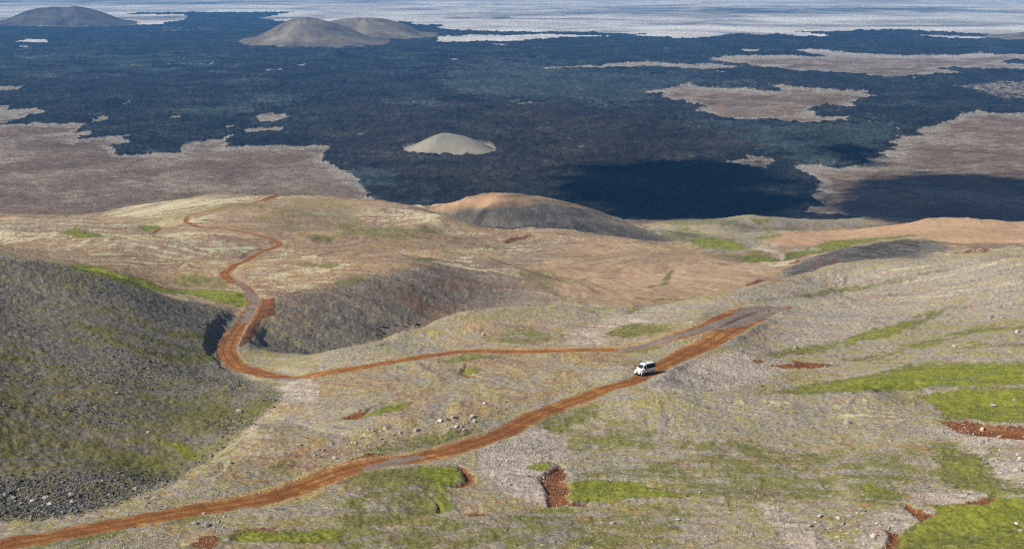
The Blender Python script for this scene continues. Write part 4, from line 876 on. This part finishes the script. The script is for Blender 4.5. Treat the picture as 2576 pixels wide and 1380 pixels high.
def rock_mesh(seed, sub=2):
    rnd = random.Random(seed)
    bm = bmesh.new(); bmesh.ops.create_icosphere(bm, subdivisions=sub, radius=1.0)
    planes = []
    for _ in range(9):
        d = Vector((rnd.gauss(0, 1), rnd.gauss(0, 1), rnd.gauss(0, .8))).normalized(); planes.append((d, rnd.uniform(.42, .8)))
    for v in bm.verts:
        p = v.co.copy()
        for d, h in planes:
            e = p.dot(d) - h
            if e > 0: p -= d * e * .92
        p *= 1 + rnd.uniform(-.05, .05)
        v.co = p
    sc = Vector((rnd.uniform(.9, 1.25), rnd.uniform(.7, 1.0), rnd.uniform(.55, .85)))
    for v in bm.verts: v.co = Vector((v.co.x * sc.x, v.co.y * sc.y, v.co.z * sc.z))
    me = bpy.data.meshes.new("boulder"); bm.to_mesh(me); bm.free()
    return me
ROCKS = {}
for i in range(7):
    for k, m in ROCKM.items():
        me = rock_mesh(100 + i); me.materials.append(m); ROCKS[(k, i)] = me
rr = random.Random(11)
def add_boulder(x, y, size, mat, label, group=None):
    z = float(ground(x, y))
    o = bpy.data.objects.new("boulder", ROCKS[(mat, rr.randrange(7))]); link(o)
    s = size / 2
    o.scale = (s * rr.uniform(.85, 1.2), s * rr.uniform(.85, 1.2), s * rr.uniform(.75, 1.15))
    o.rotation_euler = (rr.uniform(-.25, .25), rr.uniform(-.25, .25), rr.uniform(0, 6.28))
    o.location = (x, y, z + s * .22)
    o["label"] = label; o["category"] = "boulder"
    if group: o["group"] = group
    return o
def boulders(poly, n, s0, s1, mat, label, group, rmin=0):
    us = [p[0] for p in poly]; vs = [p[1] for p in poly]; k = 0; tries = 0
    while k < n and tries < 9000:
        tries += 1
        u, v = rr.uniform(min(us), max(us)), rr.uniform(min(vs), max(vs))
        if signed(np.array([u]), np.array([v]), poly)[0] < 0: continue
        x, y, z = unproject(u, v)
        s = s0 + (s1 - s0) * rr.random() ** 2.2
        add_boulder(x, y, s, mat if isinstance(mat, str) else rr.choice(mat), label, group); k += 1
def one(reg, px, py, size, mat, label):
    (u, v), = R(reg, [(px, py)]); x, y, z = unproject(u, v)
    add_boulder(x, y, size, mat, label)
# the ones that can be told apart
for a in [(8, 840, 400, 2.1, "pale", "largest pale angular boulder at the top of the rock cluster above the road"),
          (8, 790, 418, 1.9, "grey", "grey boulder just left of the largest boulder in the rock cluster above the road"),
          (8, 742, 425, 1.8, "pale", "pale block at the left end of the big blocks in the rock cluster"),
          (8, 985, 390, 2.2, "grey", "broad grey boulder standing alone right of the rock cluster above the road"),
          (8, 1000, 428, 1.5, "pale", "pale boulder right below the broad grey boulder of the rock cluster"),
          (8, 330, 478, 1.5, "pale", "pale boulder alone on the slope left of the rock cluster"),
          (8, 300, 560, 1.3, "tan", "tan leaning slab between the rock cluster and the left bend of the road"),
          (8, 560, 495, 1.6, "pale", "pale split boulder low on the left of the rock cluster"),
          (8, 1075, 290, 1.3, "pale", "pale stone on the grass right above the rock cluster"),
          (8, 1240, 280, 1.1, "dark", "dark stone on the slope far above the rock cluster, left of the road"),
          (8, 2030, 1190, 1.2, "pale", "pale flat boulder on the grass below the bright green turf"),
          (8, 2520, 1160, 1.2, "pale", "pale flat boulder right of the other flat one near the bottom of the picture"),
          (9, 1235, 440, 2.1, "grey", "large grey boulder alone in the middle of the right-hand mound"),
          (9, 1237, 468, .9, "pale", "small white stone just below the large grey boulder on the mound"),
          (9, 205, 190, 1.3, "grey", "grey boulder on the turf at the foot of the mound right of the van"),
          (9, 422, 160, 1.0, "pale", "pale stone on reddish turf right of the grey boulder near the van"),
          (9, 592, 160, 1.2, "dark", "dark stone on the green swale behind the mound"),
          (9, 185, 68, 1.4, "pale", "pale boulder on the slope above the green swale, right of the van"),
          (9, 1070, 15, 1.2, "pale", "pale stone right above the long red scar on the right slope"),
          (6, 848, 1245, 1.6, "pale", "white boulder alone on the pale slope right of the track junction"),
          (6, 497, 1330, 1.2, "pale", "pale stone at the left end of the green band on the right slope"),
          (6, 2105, 1025, 1.6, "grey", "grey boulder on the upper right slope, left of the larger one"),
          (6, 2310, 1025, 2.2, "grey", "largest grey boulder high on the right slope"),
          (6, 2395, 1025, 1.5, "grey", "grey boulder just right of the largest one high on the right slope"),
          (6, 2035, 1240, 2.0, "pale", "pale leaning boulder among green bands on the right slope"),
          (6, 2510, 1130, 1.9, "pale", "pale boulder by the right edge on the green slope"),
          (9, 2325, 310, 1.9, "grey", "long grey boulder in the turf above the red bank at the right edge"),
          (9, 2490, 265, 1.4, "pale", "pale boulder at the right edge above the red bank"),
          (9, 2250, 490, 1.7, "tan", "tan boulder lying in the red hollow at the right edge"),
          (9, 2380, 540, 1.5, "tan", "tan boulder at the lower rim of the red hollow"),
          (9, 40, 985, 1.2, "dark", "dark boulder on the grass at the lower middle of the picture"),
          (9, 130, 965, 1.1, "tan", "tan stone right beside the dark boulder on the grass"),
          (9, 955, 1210, 1.6, "pale", "white wedge-shaped boulder left among the white boulders at the lower right"),
          (9, 1025, 1135, 1.5, "pale", "white boulder at the top of the white boulders at the lower right"),
          (9, 1165, 1150, 1.5, "pale", "white boulder in the middle of the top row at the lower right"),
          (9, 1255, 1140, 1.6, "pale", "white boulder at the right end of the top row at the lower right"),
          (9, 1345, 1095, 1.5, "pale", "white standing stone above the others at the lower right"),
          (9, 1440, 1290, 1.9, "pale", "biggest white boulder beside the red gully at the lower right"),
          (9, 1205, 1195, 1.2, "grey", "grey stone under the row of white boulders at the lower right"),
          (9, 2510, 1190, 1.2, "pale", "white stone on the bright turf at the bottom right corner"),
          (9, 2535, 1245, 1.3, "pale", "white stone just below another on the bright turf at the bottom right corner"),
          (7, 1110, 507, 1.5, "pale", "white boulder on the dark hillside at the left"),
          (7, 1795, 350, 1.7, "pale", "long white stone at the right foot of the dark hillside"),
          (7, 885, 215, 1.8, "grey", "grey boulder high on the dark hillside at the left"),
          (7, 375, 1055, 1.9, "pale", "white boulder at the bottom of the dark boulder field"),
          (7, 340, 1000, 1.6, "pale", "white slab just above the white boulder in the dark boulder field"),
          (7, 543, 1035, 1.4, "pale", "upright white stone right of the others in the dark boulder field"),
          (7, 100, 1000, 1.7, "grey", "grey boulder at the left end of the dark boulder field"),
          (7, 1555, 1205, 1.9, "grey", "grey boulder lying under the road at the lower left"),
          (7, 1460, 1190, 1.4, "grey", "grey stone left of the grey boulder under the road"),
          (7, 1730, 735, 1.5, "grey", "grey boulder on the slope above the road, lower left"),
          (7, 2510, 705, 1.5, "pale", "pale boulder on the slope above the middle of the road"),
          (7, 2255, 605, 1.3, "tan", "tan boulder on the brown slope right of the dark gully"),
          (7, 1580, 685, 1.3, "pale", "pale boulder on the rim of the dark gully"),
          (7, 760, 135, 1.3, "pale", "pale stone at the top of the dark hillside"),
          (5, 1060, 1150, 1.3, "tan", "tan boulder on the green crest slope above the upper track")]:
    one(*a)
boulders(R(8, [(640, 440), (740, 395), (1040, 380), (1050, 440), (920, 500), (700, 480)]), 26, .6, 1.5, ("pale", "pale", "grey"), "pale boulder in the rock cluster above the middle of the road", "boulders of the rock cluster above the road")
boulders(R(8, [(-300, 700), (0, 520), (250, 480), (640, 450), (600, 520), (300, 580), (0, 680)]), 34, .5, 1.2, ("pale", "grey", "tan"), "pale stone strewn on the slope left of the rock cluster", "stones on the slope left of the rock cluster")
boulders(R(7, [(0, 900), (300, 840), (900, 850), (1150, 900), (850, 1040), (300, 1140), (0, 1080)]), 62, .7, 1.7, ("dark", "dark", "dark", "grey"), "dark boulder in the boulder field at the foot of the dark hillside", "boulders of the dark boulder field")
boulders(R(9, [(900, 1180), (1300, 1080), (1560, 1100), (1600, 1250), (1540, 1370), (1000, 1370)]), 30, .5, 1.2, ("pale", "pale", "tan"), "whitish boulder beside the red gully at the lower right", "white boulders at the lower right")
boulders(R(9, [(1850, 450), (2060, 520), (2560, 600), (2600, 900), (2400, 880), (2150, 680)]), 44, .6, 1.4, ("pale", "grey", "pale"), "pale boulder in the stony stream bed at the right edge", "boulders of the stream bed at the right edge")
boulders(R(7, [(1380, 1170), (1480, 1100), (1620, 1110), (1660, 1220), (1500, 1240)]), 9, .5, 1.1, ("grey", "pale"), "grey stone in the small group under the road at the lower left", "stones under the road")
boulders(R(5, [(850, 985), (1000, 958), (1200, 940), (1350, 925), (1350, 950), (1000, 1010), (700, 1075), (560, 1110), (560, 1090)]), 22, .5, 1.3, ("pale", "tan", "pale"), "pale stone on the rim of the near crest", "stones along the near crest")
boulders(R(5, [(200, 1090), (300, 1060), (480, 1060), (590, 1070), (480, 1130), (260, 1150), (200, 1120)]), 17, 1.0, 3.0, "dark", "black rock of the outcrop in the hollow behind the crest", "black rocks of the outcrop")
# stones too many to count
def stones(name, n, weight, smin, smax, tones, y0=200, y1=560):
    r0, r1 = np.searchsorted(Yr, y0), np.searchsorted(Yr, y1)
    w = weight[r0:r1].copy(); w[np.abs(A2[r0:r1]) > .47] = 0
    w *= np.gradient(q_ax)[r0:r1, None]
    w = w.ravel() / w.sum()
    idx = rng.choice(len(w), n, p=w)
    ri, ci = np.divmod(idx, NC); ri += r0
    X = X2[ri, ci] + rng.normal(0, .15, n); Yy = Y2[ri, ci] + rng.normal(0, .3, n); Zz = ground(X, Yy)
    bm = bmesh.new(); bmesh.ops.create_icosphere(bm, subdivisions=1, radius=1)
    bv = np.array([v.co[:] for v in bm.verts]); bf = np.array([[v.index for v in f.verts] for f in bm.faces]); bm.free()
    size = np.clip(np.exp(rng.normal(math.log(smin * 1.6), .5, n)), smin, smax) / 2
    jit = 1 + rng.normal(0, .2, (n, len(bv), 1))
    sc = np.stack([rng.uniform(.8, 1.3, n), rng.uniform(.7, 1.1, n), rng.uniform(.5, .9, n)], 1)[:, None, :] * size[:, None, None]
    p = bv[None] * jit * sc
    th = rng.uniform(0, 6.283, n); c, s = np.cos(th)[:, None], np.sin(th)[:, None]
    q = np.stack([p[..., 0] * c - p[..., 1] * s, p[..., 0] * s + p[..., 1] * c, p[..., 2]], -1)
    q += np.stack([X, Yy, Zz + size * .2], 1)[:, None, :]
    faces = (bf[None] + (np.arange(n) * len(bv))[:, None, None]).reshape(-1, 3)
    me = bpy.data.meshes.new(name)
    me.vertices.add(n * len(bv)); me.vertices.foreach_set("co", q.astype(np.float32).ravel())
    me.loops.add(faces.size); me.loops.foreach_set("vertex_index", faces.astype(np.int32).ravel())
    me.polygons.add(len(faces)); me.polygons.foreach_set("loop_start", np.arange(0, faces.size, 3, dtype=np.int32))
    me.update(calc_edges=True)
    at = me.attributes.new("tone", 'FLOAT', 'POINT'); at.data.foreach_set("value", np.repeat(rng.random(n), len(bv)).astype(np.float32))
    t = NT(name); tn = t.attr("tone"); nn = t.noise(t.pos(), 4.0, 4, .6)
    me.materials.append(t.bsdf(t.ramp(t.math('ADD', t.math('MULTIPLY', tn, .75), t.math('MULTIPLY', nn, .25)), tones), .95, None, .15))
    o = link(bpy.data.objects.new(name, me)); o["kind"] = "stuff"
    return o
_near = (1 - smooth(430, 560, Y2))
_patch = np.clip(.42 + 1.5 * fbm(X2 / 22, Y2 / 22, 4, .6), 0.02, 1) ** 2
_free = (1 - M["road"]) * (1 - .8 * np.clip(M["grass"], 0, 1))
stones("gravel", 42000, (.22 * _patch + 1.0 * M["gravel"] * _patch) * _free * (1 - M["dark"]) * (.3 + _near), .09, .6, [(.1, (.12, .11, .10)), (.4, (.27, .245, .21)), (.7, (.37, .335, .29)), (.97, (.50, .44, .35))])
stones("scree", 26000, M["dark"] * (.35 * _patch + M["black"] * 1.3) * (Y2 < 545) * (1 - .5 * M["grass"]), .16, .9, [(.1, (.026, .026, .026)), (.5, (.088, .086, .082)), (.8, (.17, .165, .155)), (.97, (.36, .345, .315))])
stones("berm_gravel", 1400, M["berm"] ** 2 * (Y2 < 520), .08, .40, [(.1, (.20, .09, .032)), (.5, (.38, .22, .085)), (.9, (.52, .37, .17))])
_rim = np.clip(1 - np.abs(M["soil"] - .4) / .4, 0, 1) * _near * (1 - M["road"])
stones("soil_rubble", 2200, _rim * _patch + .15 * M["soil"] * _near, .10, .60, [(.1, (.16, .07, .03)), (.5, (.38, .25, .14)), (.9, (.54, .43, .30))])

# ------------------------------------------------------------------ the van on the track
def paint_mat(name, col, rough=.35, spec=.5, metal=0, **kw):
    t = NT(name); n = t.noise(t.node('ShaderNodeTexCoord').outputs['Object'], 3.0, 4, .6)
    c = t.mix(t.step(n, .35, .75), col, tuple(x * .86 for x in col))
    return t.bsdf(c, rough, None, spec, metal, **kw)
def dusty_paint():
    t = NT("white_paint"); tc = t.node('ShaderNodeTexCoord').outputs['Object']; s = t.node('ShaderNodeSeparateXYZ'); t.put(s.inputs[0], tc)
    n = t.noise(tc, 2.5, 6, .65)
    d = t.step(t.math('ADD', t.math('MULTIPLY', s.outputs[2], -1.0), t.math('MULTIPLY', n, .7)), -.95, -.25)
    return t.bsdf(t.mix(t.math('MULTIPLY', d, .55), (.80, .80, .79), (.42, .26, .15)), t.math('MULTIPLY_ADD', d, .4, .3), None, .5)
VM = {"white": dusty_paint(), "glass": paint_mat("dark_glass", (.008, .010, .013), .25, .2), "screen": paint_mat("windscreen_glass", (.06, .085, .11), .05, .6),
      "rubber": paint_mat("black_rubber", (.02, .02, .02), .85, .2), "steel": paint_mat("rim_grey", (.25, .25, .26), .45, .5, .6), "black": paint_mat("black_plastic", (.03, .03, .032), .6, .3),
      "lamp": paint_mat("lamp_glass", (.75, .77, .78), .1, .6), "red": paint_mat("red_lens", (.35, .02, .015), .2, .5), "logo": paint_mat("navy_print", (.05, .06, .12), .5, .3), "under": paint_mat("underbody", (.025, .024, .023), .9, .1)}
def vobj(name, bm, mat, parent, smoothed=False):
    me = bpy.data.meshes.new(name); bmesh.ops.recalc_face_normals(bm, faces=bm.faces); bm.to_mesh(me); bm.free()
    me.materials.append(VM[mat])
    if smoothed:
        for p in me.polygons: p.use_smooth = True
    o = link(bpy.data.objects.new(name, me)); o.parent = parent; return o
def box(bm, x0, x1, y0, y1, z0, z1, bev=.02):
    r = bmesh.ops.create_cube(bm, size=1.0, matrix=Matrix.Translation(((x0 + x1) / 2, (y0 + y1) / 2, (z0 + z1) / 2)) @ Matrix.Diagonal((x1 - x0, y1 - y0, z1 - z0, 1)))
    if bev: bmesh.ops.bevel(bm, geom=list({e for v in r['verts'] for e in v.link_edges}), offset=bev, segments=2, affect='EDGES')
def lathe_y(bm, prof, cx, cz, n=28, y_sign=1, a0=0, a1=2 * math.pi):
    rings = []; full = abs(a1 - a0) > 6.2
    cnt = n if full else n + 1
    for r, y in prof:
        rings.append([bm.verts.new((cx + r * math.cos(a0 + (a1 - a0) * i / n), y * y_sign, cz + r * math.sin(a0 + (a1 - a0) * i / n))) for i in range(cnt)])
    for A_, B_ in zip(rings[:-1], rings[1:]):
        for i in range(cnt if full else cnt - 1):
            bm.faces.new((A_[i], A_[(i + 1) % cnt], B_[(i + 1) % cnt], B_[i]))
    return rings
#      x     zb   zbelt  ztop  wb   wbelt wtop
ST = [(-3.02, .80, 1.62, 2.62, .92, .94, .80), (-2.98, .66, 1.62, 2.76, .97, .99, .84), (-2.4, .62, 1.62, 2.82, .99, 1.01, .86), (-1.0, .60, 1.62, 2.86, 1.0, 1.02, .87),
      (.6, .60, 1.62, 2.86, 1.0, 1.02, .87), (1.05, .60, 1.62, 2.80, 1.0, 1.02, .85), (1.30, .60, 1.60, 2.60, 1.0, 1.01, .82), (1.98, .60, 1.50, 1.72, 1.0, .99, .88), (2.08, .62, 1.42, 1.60, .99, .98, .86),
      (2.62, .66, 1.28, 1.46, .96, .94, .80), (2.84, .70, 1.18, 1.34, .93, .90, .74), (2.93, .80, 1.08, 1.16, .88, .84, .68)]
def ring(s):
    x, zb, zm, zt, wb, wm, wt = s
    h = zt - zm
    half = [(0, zb), (wb * .9, zb), (wb, zb + .12), ((wb + wm) / 2 + .005, (zb + zm) / 2), (wm, zm), (wm + (wt - wm) * .55, zm + h * .55), (wt, zt - min(.2, h * .3)), (wt - .07, zt - min(.06, h * .12)), (wt - .3, zt), (0, zt + .02)]
    return [(x, y, z) for y, z in half] + [(x, -y, z) for y, z in reversed(half[1:-1])]
bm = bmesh.new()
RV = [[bm.verts.new(p) for p in ring(s)] for s in ST]
nr = len(RV[0])
for A_, B_ in zip(RV[:-1], RV[1:]):
    for i in range(nr): bm.faces.new((A_[i], A_[(i + 1) % nr], B_[(i + 1) % nr], B_[i]))
bm.faces.new(RV[0]); bm.faces.new(list(reversed(RV[-1])))
van = bpy.data.objects.new("van", None); link(van)
van["label"] = "white four-wheel-drive van with dark side windows driving on the red track"; van["category"] = "van"
body = vobj("body", bm, "white", van, True)
def side_pt(x, z, sgn, off):
    xs = [s[0] for s in ST]
    zb, zm, zt, wb, wm, wt = [float(np.interp(x, xs, [s[k] for s in ST])) for k in range(1, 7)]
    h = zt - zm
    prof = [(zb, wb), (zm, wm), (zm + h * .55, wm + (wt - wm) * .55), (zt - min(.2, h * .3), wt)]
    y = float(np.interp(z, [p[0] for p in prof], [p[1] for p in prof]))
    return (x, sgn * (y + off), z)
def side_patch(name, outline, sgn, mat, parent, off=.032, thick=.03):
    bm = bmesh.new()
    a = [bm.verts.new(side_pt(x, z, sgn, off)) for x, z in outline]; b = [bm.verts.new(side_pt(x, z, sgn, off - thick)) for x, z in outline]
    bm.faces.new(a); bm.faces.new(list(reversed(b)))
    for i in range(len(a)): bm.faces.new((a[i], a[(i + 1) % len(a)], b[(i + 1) % len(a)], b[i]))
    return vobj(name, bm, mat, parent)
for sgn in (1, -1):
    w = side_patch("side_window", [(-2.86, 1.66), (-2.9, 2.2), (-2.8, 2.56), (-1.4, 2.60), (.2, 2.62), (.52, 2.60), (.52, 1.60), (-1.0, 1.62)], sgn, "glass", van)
    for x in (-1.75, -.6):
        side_patch("window_divider", [(x - .025, 1.66), (x + .025, 1.66), (x + .025, 2.57), (x - .025, 2.57)], sgn, "black", w, .038, .02)
    side_patch("front_window", [(.72, 1.60), (.72, 2.42), (1.0, 2.46), (1.22, 2.40), (1.66, 1.92), (1.78, 1.62), (1.2, 1.58)], sgn, "glass", van)
    side_patch("door_seam", [(.60, .75), (.63, .75), (.63, 2.5), (.60, 2.5)], sgn, "black", van, .006, .01)
    o = side_patch("door_handle", [(.72, 1.40), (.92, 1.40), (.92, 1.45), (.72, 1.45)], sgn, "black", van, .03, .04)
    # round printed emblem on the side
    lg = side_patch("logo", [(.12 + .24 * math.cos(k * math.pi / 10), 1.33 + .16 * math.sin(k * math.pi / 10)) for k in range(20)], sgn, "logo", van, .008, .01)
    side_patch("running_board", [(-1.0, .58), (1.35, .58), (1.35, .66), (-1.0, .66)], sgn, "black", van, .14, .16)
    bm = bmesh.new(); box(bm, 1.62, 1.78, sgn * 1.02, sgn * 1.26, 1.62, 1.92, .03)
    mo = vobj("mirror", bm, "white", van)
    for cx in (1.98, -1.62):
        bm = bmesh.new(); lathe_y(bm, [(.50, .90), (.66, .90), (.66, 1.20), (.60, 1.22), (.53, 1.20), (.50, .90)], cx, .52, 18, sgn, math.radians(-8), math.radians(188))
        vobj("fender_flare", bm, "white", van, False)
        bm = bmesh.new(); lathe_y(bm, [(.02, .98), (.50, .98), (.555, .985), (.555, .99)], cx, .52, 24, sgn)
        vobj("wheel_arch", bm, "under", van)
        wh = bpy.data.objects.new("wheel", None); link(wh); wh.parent = van; wh.location = (cx, sgn * 1.0, .48)
        bm = bmesh.new(); lathe_y(bm, [(.26, -.16), (.43, -.17), (.475, -.13), (.48, 0), (.475, .13), (.43, .17), (.26, .16)], 0, 0, 32, sgn)
        for k in range(32):
            an = k * math.pi / 16; mt = Matrix.Rotation(-an, 4, 'Y') @ Matrix.Translation((.482, 0, 0)) @ Matrix.Diagonal((.025, .26, .04, 1))
            bmesh.ops.create_cube(bm, size=1.0, matrix=mt)
        vobj("tyre", bm, "rubber", wh)
        bm = bmesh.new(); lathe_y(bm, [(.27, -.12), (.27, .12), (.24, .13), (.22, .09), (.10, .08), (.08, .13), (.0005, .135)], 0, 0, 24, sgn)
        vobj("rim", bm, "steel", wh, True)
    bm = bmesh.new(); box(bm, 2.76, 2.93, *(sorted((sgn * .52, sgn * .84))), 1.04, 1.24, .03)
    vobj("headlight", bm, "lamp", van)
    bm = bmesh.new(); box(bm, -3.05, -2.98, *(sorted((sgn * .78, sgn * .93))), 1.0, 1.5, .02)
    vobj("taillight", bm, "red", van)
# windscreen follows the sloping front between the stations at x = 1.30 and 1.98
bm = bmesh.new()
pts = []
for t_, w_ in ((.10, .74), (.55, .80), (.97, .80)):
    x = 1.30 + .68 * t_; z = 2.62 + (1.74 - 2.62) * t_
    n_ = Vector((.88, 0, .68)).normalized() * .03
    pts.append([(x + n_.x - .07 * abs(y) ** 3, y * w_, z + n_.z - .02 * abs(y)) for y in (-1, -.6, -.2, .2, .6, 1)])
g = [[bm.verts.new(p) for p in row] for row in pts]
for a_, b_ in zip(g[:-1], g[1:]):
    for i in range(5): bm.faces.new((a_[i], a_[i + 1], b_[i + 1], b_[i]))
bmesh.ops.solidify(bm, geom=bm.faces[:], thickness=.03)
ws_o = vobj("windscreen", bm, "screen", van)
bm = bmesh.new()
for y in (-.35, .25):
    mt = Matrix.Translation((1.98, y, 1.80)) @ Euler((0, math.radians(52), .5)).to_matrix().to_4x4() @ Matrix.Diagonal((.5, .02, .02, 1))
    bmesh.ops.create_cube(bm, size=1.0, matrix=mt)
vobj("wiper", bm, "black", ws_o)
bm = bmesh.new(); box(bm, 2.84, 2.955, -.48, .48, .92, 1.20, .02); gr_ = vobj("grille", bm, "black", van)
bm = bmesh.new(); lathe_y(bm, [(.001, -.01), (.09, -.01), (.09, .01), (.001, .01)], 0, 0, 16)
em = vobj("emblem", bm, "steel", gr_); em.location = (2.965, 0, 1.06); em.rotation_euler = (0, 0, math.pi / 2)
bm = bmesh.new(); box(bm, 2.74, 3.10, -.98, .98, .62, .90, .07); bp = vobj("bumper", bm, "white", van)
bm = bmesh.new(); box(bm, 3.08, 3.115, -.42, .42, .68, .84, .01); vobj("air_intake", bm, "black", bp)
bm = bmesh.new(); box(bm, -3.16, -2.92, -.95, .95, .60, .82, .04); vobj("bumper", bm, "black", van)
bm = bmesh.new(); box(bm, -3.035, -2.99, -.66, .66, 1.66, 2.45, .02); vobj("rear_window", bm, "glass", van)
bm = bmesh.new(); box(bm, -.15, .38, -.28, .28, 2.86, 2.96, .03); vobj("roof_vent", bm, "black", van)
bm = bmesh.new(); box(bm, -2.7, 2.6, -.62, .62, .42, .64, .03); vobj("chassis", bm, "under", van)
bm = bmesh.new()
for x in (1.98, -1.62): box(bm, x - .06, x + .06, -.9, .9, .42, .54, .02)
vobj("axle", bm, "under", van)
hx, hy = -.73, -.68
vx, vy, vz = unproject(1622, 941)
zf = float(ground(vx + hx * 1.9, vy + hy * 1.9)); zr_ = float(ground(vx - hx * 1.9, vy - hy * 1.9))
zl = float(ground(vx - hy * 1.0, vy + hx * 1.0)); zrr = float(ground(vx + hy * 1.0, vy - hx * 1.0))
fwd = Vector((hx * 3.8, hy * 3.8, zf - zr_)).normalized(); left = Vector((-hy * 2, hx * 2, (zl - zrr)))
left = (left - fwd * left.dot(fwd)).normalized(); up = fwd.cross(left)
van.matrix_world = Matrix.Translation((vx, vy, (zf + zr_) / 2 + .02)) @ Matrix((fwd, left, up)).transposed().to_4x4() @ Matrix.Diagonal((1.10, 1.12, 1.16, 1))

# ------------------------------------------------------------------ the air between here and the far plain
def haze():
    bm = bmesh.new(); bmesh.ops.create_cube(bm, size=1.0)
    me = bpy.data.meshes.new("haze"); bm.to_mesh(me); bm.free()
    o = link(bpy.data.objects.new("haze", me)); o["kind"] = "stuff"
    lo, hi = -12.0, 268.0
    o.scale = (130000, 96000, hi - lo); o.location = (0, 46000, (hi + lo) / 2)
    t = NT("haze_air"); v = t.node('ShaderNodeVolumePrincipled')
    v.inputs['Color'].default_value = (.09, .37, .88, 1); v.inputs['Density'].default_value = 7.6e-5; v.inputs['Anisotropy'].default_value = 0.0
    t.t.links.new(v.outputs[0], t.out.inputs['Volume'])
    me.materials.append(t.m)
haze()
